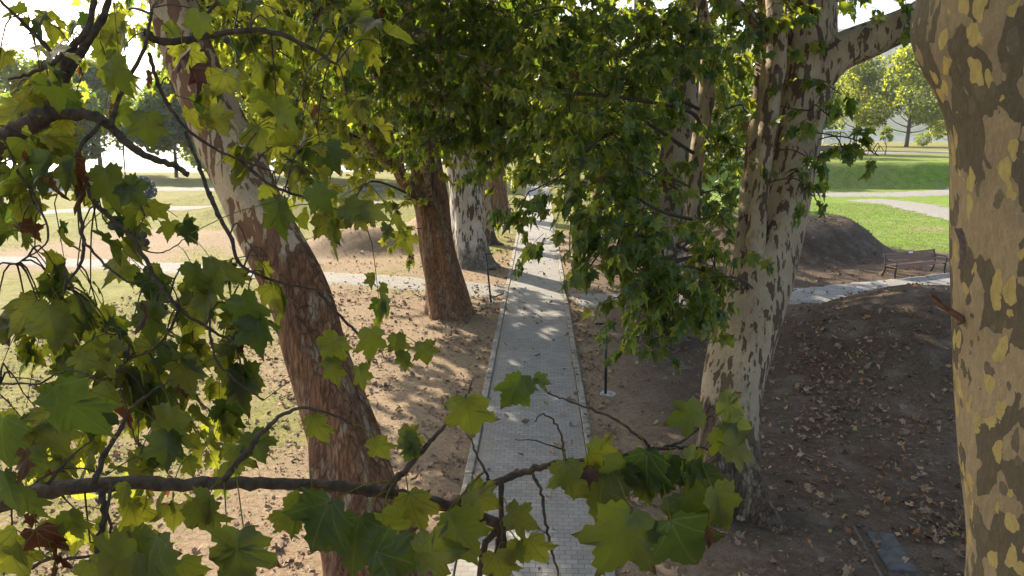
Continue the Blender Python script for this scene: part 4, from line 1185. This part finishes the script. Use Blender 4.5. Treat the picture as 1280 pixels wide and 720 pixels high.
xa = rng.uniform(-13, -1.1, 90000); ya = 8 + 30 * rng.uniform(0, 1, 90000) ** 1.1
V1, _ = blades(len(xa), xa, ya, .015, .05, .005)
xb = rng.uniform(1, 30, 90000); yb = rng.uniform(26, 58, 90000)
V2, _ = blades(len(xb), xb, yb, .03, .09, .012)
xc = rng.uniform(-30, -1.1, 50000); yc = rng.uniform(30, 70, 50000)
V3, _ = blades(len(xc), xc, yc, .03, .09, .012)
Vb = np.vstack([V1, V2, V3])
me = np_mesh('grass', Vb, np.arange(len(Vb)), np.full(len(Vb) // 3, 3), False)
m, n, l, b = mat('grass_blade'); q = NB(m)
pos = q.node('ShaderNodeNewGeometry').outputs['Position']
sx_ = q.node('ShaderNodeSeparateXYZ'); l.new(pos, sx_.inputs[0])
gc = q.mix(q.ramp(sx_.outputs[0], -1, 6), (.21, .21, .075), (.10, .19, .03))
gc = q.mix(q.ramp(q.noise(pos, 3, 5), .45, .65), gc, (.30, .27, .12))
l.new(gc, b.inputs['Base Color']); b.inputs['Roughness'].default_value = .6
t_ = q.node('ShaderNodeBsdfTranslucent'); l.new(gc, t_.inputs[0]); mx = q.node('ShaderNodeMixShader'); mx.inputs[0].default_value = .4
l.new(b.outputs[0], mx.inputs[1]); l.new(t_.outputs[0], mx.inputs[2]); l.new(mx.outputs[0], n['Material Output'].inputs[0])
tag(link('grass', me, m), kind='stuff')

# ------------------------------------------------------------------ path lights
M_black = simple('black_powder_coat', (.018, .019, .021), .45, metal=0, noise=.3, scale=20, bump=.05)
M_conc = simple('footing_concrete', (.36, .35, .33), .9, noise=.3, scale=18, bump=.6)


def path_light(px, py, label, side, h, tilt=0.0):
    b_ = G(px, py); b_ = np.array([b_[0], b_[1], h1(b_[0], b_[1])])
    root = empty('path_light', b_); tag(root, label, 'path light', 'low black lights beside the paved path')
    g = Geo(); t_ = tilt
    tube(g, [[0, 0, -.02], [t_ * .5, 0, h * .5], [t_, 0, h]], [.028, .028, .028], 12)
    g.build('pole', M_black, root, smooth=True)
    g = Geo(); box(g, (t_ + side * .095, 0, h + .012), (.27, .075, .045), 0, .008)
    hd = g.build('light_head', M_black, root, smooth=False)
    g = Geo(); box(g, (t_ + side * .11, 0, h - .0135), (.17, .05, .006))
    g.build('lens', simple('frosted_lens', (.6, .6, .58), .4, noise=.05), hd, smooth=False)
    g = Geo(); tube(g, [[0.05, .02, -.03], [0.05, .02, .022]], [.17, .165], 20)
    g.build('footing', M_conc, root, smooth=False)


path_light(757, 493, 'black L-shaped path light on a round concrete footing, right of the path, nearest', -1, 1.55, -.03)
path_light(614, 379, 'leaning black path light left of the path, beside the ridged brown trunk', 1, 1.62, -.16)
path_light(712, 320, 'thin black path light farther up on the right side of the path', -1, 1.6)
path_light(637, 292, 'small far black path light on the left of the path behind the white trunk', 1, 1.6)

# ------------------------------------------------------------------ bench
fl, fr_ = G(1119, 349), G(1181, 342)
bx = unit(fr_ - fl); bx[2] = 0; bx = unit(bx); bd = np.array([-bx[1], bx[0], 0])
blen = np.linalg.norm((fr_ - fl)[:2])
bc = (fl + fr_) / 2; bc[2] = h1(bc[0], bc[1])
bench = empty('park_bench', bc); bench.rotation_euler = (0, 0, math.atan2(bx[1], bx[0]))
tag(bench, 'wooden slatted park bench with black iron ends, standing on the gravel by the dug bank', 'bench')
M_iron = simple('black_cast_iron', (.02, .02, .022), .5, noise=.3, scale=30)
m, n, l, b = mat('red_brown_stained_wood'); q = NB(m)
tc = q.node('ShaderNodeTexCoord').outputs['Object']
gr = q.noise(q.scalev(tc, (1, 14, 14)), 3, 6, .65)
l.new(q.mix(q.ramp(gr, .3, .7), (.14, .062, .038), (.28, .145, .09)), b.inputs['Base Color']); b.inputs['Roughness'].default_value = .55
l.new(q.bump(gr, .3, .003), b.inputs['Normal'])
M_wood = m
hl = blen / 2
for sx_ in (-hl, hl):
    g = Geo()
    tube(g, catmull([(sx_, 0.0, 0), (sx_, .03, .18), (sx_, .01, .40)], 5), .032, 8)
    g.build('front_leg', M_iron, bench)
    g = Geo()
    tube(g, catmull([(sx_, .60, 0), (sx_, .52, .2), (sx_, .47, .42), (sx_, .52, .65), (sx_, .60, .90)], 5), .032, 8)
    g.build('rear_leg', M_iron, bench)
    g = Geo()
    tube(g, catmull([(sx_, .01, .40), (sx_, .2, .385), (sx_, .47, .40)], 4), .022, 8)
    tube(g, catmull([(sx_, .54, .66), (sx_, .3, .69), (sx_, .06, .67), (sx_, -.02, .62), (sx_, .0, .54), (sx_, .01, .42)], 5), .018, 8)
    g.build('armrest', M_iron, bench)
for k in range(4):
    g = Geo(); box(g, (0, .05 + k * .115, .43 + .004 * k), (blen + .10, .095, .032), 0, .006); g.build('seat_slat', M_wood, bench, smooth=False)
for k in range(4):
    g = Geo(); box(g, (0, 0, 0), (blen + .10, .028, .088), 0, .006)
    o = g.build('back_slat', M_wood, bench, smooth=False); o.location = (0, .475 + .033 * k, .55 + k * .1); o.rotation_euler = (math.radians(-17), 0, 0)
g = Geo(); box(g, (0, 0, 0), (.22, .006, .07), 0, .001)
o = g.build('plaque', simple('pale_metal_plaque', (.75, .78, .82), .35, noise=.05), bench, smooth=False); o.location = (.02, .545, .86); o.rotation_euler = (math.radians(-17), 0, 0)

# ------------------------------------------------------------------ ribbed cover plate and edging
A, B_, C_ = G(1083, 667), G(1122, 733), G(1150, 668)
e1 = unit((B_ - A)); e2 = np.array([-e1[1], e1[0], 0]); e2 = e2 if e2[0] > 0 else -e2
g = Geo(); Np = 26; Wp, Lp = .34, .9
V = []; F = []
for k in range(Np * 2 + 1):
    u = Wp * k / (Np * 2); hz_ = .034 + (.0 if k % 2 else .004)
    for s_ in (0, Lp):
        q_ = A + e1 * s_ + e2 * u; V.append([q_[0], q_[1], hz_])
for k in range(Np * 2): F.append([2 * k, 2 * k + 1, 2 * k + 3, 2 * k + 2])
g.add(V, F)
box_c = A + e1 * Lp / 2 + e2 * Wp / 2
box(g, (box_c[0], box_c[1], .014), (Lp, Wp, .034), math.atan2(e1[1], e1[0]), .003)
M_plate = simple('weathered_grey_metal', (.095, .094, .095), .8, metal=0, noise=.35, scale=9, bump=.2)
o = g.build('cover_plate', M_plate, smooth=False)
tag(o, 'ribbed grey cover plate half buried in leaf litter on the dark soil, bottom right', 'cover plate')
g = Geo(); c_ = A + e1 * .55 - e2 * .13
box(g, (c_[0], c_[1], .005), (1.4, .035, .05), math.atan2(e1[1], e1[0]), .015)
o = g.build('edging_strip', simple('dirty_concrete', (.13, .11, .09), .95, noise=.4, scale=9, bump=.6), smooth=False)
tag(o, 'narrow concrete edging strip beside the ribbed cover plate', 'edging')

# ------------------------------------------------------------------ far trees
M_far = leaf_material('far_foliage', False, .58)
M_fbark = simple('far_bark', (.12, .095, .07), .9, noise=.3, scale=3)


def far_tree(label, base, H, R, trunk_h, nl, hue, size=.42, group='trees at the edge of the park', name='broadleaf_tree', ncl=22, seed=1):
    base = np.array([base[0], base[1], h1(base[0], base[1])])
    root = empty(name, base); tag(root, label, 'tree', group)
    r = np.random.default_rng(seed)
    g = Geo()
    top = base + [0, 0, H * .8]
    p = catmull([base + [0, 0, -.2], base + [.1, 0, H * .25], base + [-.1, .1, H * .5], top], 5)
    tube(g, p, np.linspace(H * .022, H * .004, len(p)), 10, .1)
    cl = []
    for k in range(ncl):
        a = k * 2.399; f = (k + .5) / ncl
        zc = trunk_h + (H - trunk_h) * (.12 + .86 * f)
        prof = math.sin(math.pi * min(1, (.22 + .78 * f)) ** .9) ** .7
        rr = R * prof * r.uniform(.35, .85)
        cl.append([math.cos(a) * rr, math.sin(a) * rr, zc, R * r.uniform(.26, .46)])
    for c0 in cl:
        e = base + np.array(c0[:3]); i = int(min(len(p) - 2, len(p) * (c0[2] / H) * .75))
        tube(g, catmull([p[i], (p[i] + e) / 2 + [0, 0, -.04 * H], e], 4), np.linspace(H * .007, H * .0015, 9), 5, 0, False)
    g.build('trunk', M_fbark, root, base)
    P_, D_, N_ = [], [], []
    for c0 in cl:
        k = int(nl / ncl)
        u = unit(r.normal(size=(k, 3))); rad = c0[3] * r.uniform(.25, 1.0, k) ** .5 * (1 + .25 * np.sin(u[:, 0] * 5 + c0[0]) * np.cos(u[:, 2] * 4))
        q_ = base + np.array(c0[:3]) + u * rad[:, None] * [1, 1, .75]
        P_.append(q_); D_.append(unit(u * .5 + r.normal(size=(k, 3)) * .6 + [0, 0, -.4])); N_.append(unit(u * .4 + r.normal(size=(k, 3)) * .7 + [0, 0, .7]))
    P_, D_, N_ = map(np.concatenate, (P_, D_, N_))
    me = leaves_mesh('crown', P_, D_, N_, size * r.uniform(.5, 1.2, len(P_)), tints(len(P_), hue, .25, 0), T_FAR, False, base)
    link('crown', me, M_far, root)
    return root


def along(px, py_h, y, h=0): return P(px, py_h, y)


def at(px, depth):   # ground position on the sight column px at a given depth
    q_ = P(px, 164, depth); return (q_[0], q_[1])


far_tree('tall pale green tree right of the shelter, left one of the pair beyond the road', at(1070, 150), 17.5, 7.5, 3.0, 9000, .65, seed=3)
far_tree('broad bright green tree beyond the road, beside the smooth near trunk', at(1135, 142), 18.5, 8.5, 3.0, 11000, .6, seed=4)
far_tree('bushy green tree partly hidden by the smooth near trunk', at(1190, 160), 12, 5.5, .6, 5000, .7, seed=5)
far_tree('slender sapling with a pale thin trunk at the road edge', at(1109, 96), 3.6, 1.0, 1.6, 500, .4, .2, seed=6, ncl=8, name='sapling', group='young trees on the lawn')
far_tree('dark tree behind the forked plane, left of the shelter', at(1012, 120), 12.5, 5.0, 2.0, 6000, .25, seed=7)
far_tree('dark green tree behind the forked plane trunk', at(960, 105), 15, 6.5, 2.5, 8000, .3, seed=8)
far_tree('broad tree closing the view behind the right row', at(880, 98), 16, 7.0, 2.2, 8000, .35, seed=9)
far_tree('yellow-green sunlit tree at the end of the path, right of it', at(735, 84), 15, 6.0, 1.2, 8000, .95, seed=10)
far_tree('tree at the end of the path, left of the vista', at(600, 92), 16, 7, 2.0, 8000, .6, seed=11)
far_tree('dark tree at the water edge behind the ridged trunk', at(390, 88), 13, 6.0, 2.5, 7000, .2, seed=12)
far_tree('dark spreading tree behind the leaning trunk', at(320, 93), 15, 6.0, 3.0, 7000, .25, seed=13)
far_tree('hazy tree between the leaning trunk and the bright water', at(262, 120), 15, 5.5, 3.5, 6000, .4, seed=14)
far_tree('grey-green tree behind the round blue shrub', at(120, 95), 14, 6.5, 3.8, 7000, .35, seed=15)
far_tree('grey-green tree at the far left edge above the parked car', at(25, 100), 15, 7, 3.8, 7000, .35, seed=16)
far_tree('sunlit tree at the far left, half outside the frame', at(-70, 84), 16, 7, 3.5, 6000, .6, seed=17)
far_tree('broad tree behind the second left plane tree', at(500, 84), 15, 6.5, 1.8, 7000, .55, seed=18)
far_tree('tree beyond the river bend, seen between the rows', at(668, 128), 17, 7, 1.5, 6000, .5, seed=19)
far_tree('dark tree behind the hidden right-row planes', at(800, 90), 16, 7, 1.5, 8000, .3, seed=20)

far_tree('dense dark tree standing left of the leaning trunk, nearest of the far ones', at(215, 88), 11.0, 5.0, 3.2, 9000, .2, .5, seed=21)
far_tree('dark tree just right of the leaning trunk, in front of the water', at(365, 74), 10.5, 4.6, 2.2, 9000, .15, .45, seed=22)
far_tree('thick green tree behind the round blue-green shrub', at(70, 84), 11.0, 5.2, 2.8, 9000, .25, .5, seed=23)
far_tree('leafy tree between the leaning trunk and the ridged trunk', at(455, 72), 10.0, 4.4, 1.6, 9000, .4, .42, seed=24)

# round blue-green shrub and small lawn plants
def shrub(label, px, depth, r_, hue, name='round_shrub', blue=False, n_=1500):
    x_, y_ = at(px, depth); base = np.array([x_, y_, h1(x_, y_)])
    root = empty(name, base); tag(root, label, 'shrub')
    g = Geo()
    for k in range(7):
        a = k * .9; tube(g, catmull([base, base + [math.cos(a) * r_ * .3, math.sin(a) * r_ * .3, r_ * .6], base + [math.cos(a) * r_ * .6, math.sin(a) * r_ * .6, r_ * 1.2]], 3), np.linspace(.04, .01, 7), 5, 0, False)
    g.build('stem', M_fbark, root, base)
    u = rand_unit(n_); rad = r_ * rng.uniform(.55, 1.02, n_) * (1 + .1 * np.sin(5 * u[:, 0]) * np.cos(4 * u[:, 1]))
    p_ = base + [0, 0, r_ * .85] + u * rad[:, None] * [1, 1, .85]
    ok_ = p_[:, 2] > base[2] + .02; p_, u_ = p_[ok_], u[ok_]
    me = leaves_mesh('foliage', p_, unit(u_ + .4 * rand_unit(len(u_))), rand_unit(len(u_)), .16 * rng.uniform(.6, 1.2, len(u_)), tints(len(u_), hue, .15, 0), T_FAR, False, base)
    mm = M_far
    if blue:
        mm, n, l, b = mat('blue_green_foliage'); b.inputs['Roughness'].default_value = .6
        q = NB(mm); a_ = q.node('ShaderNodeAttribute', attribute_name='tint'); sp = q.node('ShaderNodeSeparateColor'); l.new(a_.outputs[0], sp.inputs[0])
        l.new(q.mix(sp.outputs[1], (.03, .06, .06), (.07, .12, .13)), b.inputs['Base Color'])
    link('foliage', me, mm, root)


shrub('round blue-green shrub on the lawn left of the leaning trunk', 167, 56, 1.15, .3, blue=True)
shrub('low dark shrub by the far road, right of the trees', 1155, 150, 1.6, .35)
shrub('green shrub beside the shelter', 1005, 100, 1.6, .25)

# ------------------------------------------------------------------ shelter
sx0, sy0 = at(1044, 112); zb = h1(sx0, sy0)
sh = empty('waiting_shelter', (sx0, sy0, zb)); tag(sh, 'white framed glass waiting shelter with a brown bench wall beside the far road', 'shelter')
M_white = simple('white_frame_paint', (.78, .78, .78), .5, noise=.08)
M_brown = simple('brown_panel', (.15, .095, .09), .6, noise=.2)
m, n, l, b = mat('shelter_glass'); b.inputs['Base Color'].default_value = (.8, .86, .9, 1); b.inputs['Roughness'].default_value = .05; b.inputs['Alpha'].default_value = .3
M_glass = m
g = Geo(); box(g, (0, 0, 3.05), (6.4, 2.4, .16), 0, .03); box(g, (0, 0, 3.17), (6.0, 2.0, .08), 0, .02); g.build('roof', M_white, sh, smooth=False)
for xx in (-2.8, -1.4, 0, 1.4, 2.8):
    g = Geo(); box(g, (xx, .9, 1.48), (.09, .09, 2.96), 0, .01); g.build('post', M_white, sh, smooth=False)
for xx in (-2.8, 2.8):
    g = Geo(); box(g, (xx, -.9, 1.48), (.11, .11, 2.96), 0, .01); g.build('post', M_white, sh, smooth=False)
for xx in (-2.1, -.7, .7, 2.1):
    g = Geo(); box(g, (xx, .9, 1.95), (1.26, .02, 1.7)); g.build('glass_panel', M_glass, sh, smooth=False)
g = Geo(); box(g, (-.2, -.75, .42), (5.0, .7, .84), 0, .03); g.build('bench_wall', M_brown, sh, smooth=False)
g = Geo(); box(g, (2.75, -.5, .6), (.45, .45, 1.2), 0, .03); g.build('pillar', M_brown, sh, smooth=False)

# ------------------------------------------------------------------ litter bin, posts, parked car (far left)
x_, y_ = at(28, 55); zb = h1(x_, y_)
rb = empty('litter_bin', (x_, y_, zb)); tag(rb, 'grey litter bin strapped beside the pole at the far left', 'litter bin')
M_grey = simple('grey_steel', (.16, .17, .18), .5, metal=.3, noise=.15)
g = Geo(); tube(g, [[0, 0, .25], [0, 0, .3], [0, 0, .9], [0, 0, .95]], [.2, .24, .27, .27], 16); g.build('bucket', M_grey, rb)
g = Geo(); tube(g, [[0, 0, .95], [0, 0, 1.0], [0, 0, 1.03]], [.29, .28, .15], 16); g.build('lid', M_black, rb)
g = Geo(); tube(g, [[.3, 0, 0], [.3, 0, 1.15]], [.03, .03], 8); g.build('stand', M_grey, rb)


def lamp_post(label, px, depth, h):
    x_, y_ = at(px, depth); root = empty('lamp_post', (x_, y_, h1(x_, y_))); tag(root, label, 'lamp post', 'lamp posts in the park')
    g = Geo(); tube(g, [[0, 0, 0], [0, 0, .9], [0, 0, h]], [.09, .06, .045], 10); g.build('pole', M_grey, root)
    g = Geo(); tube(g, catmull([[0, 0, h], [.3, 0, h + .12], [.8, 0, h + .1]], 3), .03, 8); box(g, (1.0, 0, h + .08), (.5, .2, .08), 0, .02); g.build('light_head', M_grey, root)


lamp_post('grey lamp post rising beside the litter bin', 22, 54, 5.2)
lamp_post('thin lamp post standing in front of the dark trees, left of the ridged trunk', 356, 60, 5.5)

x_, y_ = at(-22, 63); car = empty('parked_car', (x_, y_, h1(x_, y_))); tag(car, 'silver car parked by the far left edge, only its tail in view', 'car')
M_silver = simple('silver_car_paint', (.45, .46, .48), .3, metal=.5, noise=.03)
g = Geo(); prof = [(-2.1, .35), (-2.15, .7), (-2.0, .92), (-1.1, 1.0), (-.5, 1.42), (.9, 1.45), (1.7, 1.05), (2.1, .95), (2.15, .6), (2.1, .35)]
V = []; hw = [.78, .85, .84, .82, .62, .62, .76, .8, .85, .78]
for (px_, pz_), w_ in zip(prof, hw): V += [[px_, -w_, pz_], [px_, w_, pz_]]
n_ = len(prof); F = [[2 * k, 2 * k + 1, 2 * k + 3, 2 * k + 2] for k in range(n_ - 1)] + [[0, 2 * n_ - 2, 2 * n_ - 1, 1]]
g.add(V, F)
g.add(V, np.array([[0, 2 * k, 2 * k + 2] for k in range(1, n_ - 1)])); g.add(V, np.array([[1, 2 * k + 3, 2 * k + 1] for k in range(1, n_ - 1)]))
g.build('body', M_silver, car, smooth=False)
M_dg = simple('dark_glass', (.02, .025, .03), .1, noise=.05)
for sy_ in (-1, 1):
    g = Geo(); y0_ = sy_ * .80
    g.add([[-.95, sy_ * .80, 1.02], [1.5, sy_ * .785, 1.06], [.85, sy_ * .66, 1.38], [-.45, sy_ * .66, 1.37]], [[0, 1, 2, 3]]); g.build('window', M_dg, car, smooth=False)
    for xx in (-1.35, 1.35):
        g = Geo(); tube(g, [[xx, sy_ * .68, .33], [xx, sy_ * .88, .33]], [.33, .33], 20); tyre = g.build('wheel', M_black, car)
        g = Geo(); tube(g, [[xx, sy_ * .87, .33], [xx, sy_ * .895, .33]], [.2, .19], 16); g.build('rim', M_silver, tyre)
for o in (car,): o.rotation_euler = (0, 0, .05)
for sy_ in (-.6, .6):
    g = Geo(); box(g, (2.13, sy_, .78), (.06, .3, .12), 0, .01); g.build('tail_light', simple('red_lens', (.3, .02, .02), .3), car, smooth=False)

# air between us and the far bank
HZ = True
if HZ:
    g = Geo(); box(g, (150, 1420, 190), (6400, 3400, 400))
    V = g.V[0]
    hz = g.build('haze', None, None, smooth=False)
    m = bpy.data.materials.new('pale_air'); m.use_nodes = True; n = m.node_tree.nodes; l = m.node_tree.links
    n.remove(n['Principled BSDF']); v = n.new('ShaderNodeVolumePrincipled')
    v.inputs['Color'].default_value = (.86, .92, 1, 1); v.inputs['Density'].default_value = .0002; v.inputs['Anisotropy'].default_value = .4
    l.new(v.outputs[0], n['Material Output'].inputs['Volume']); hz.data.materials.append(m); tag(hz, kind='stuff')
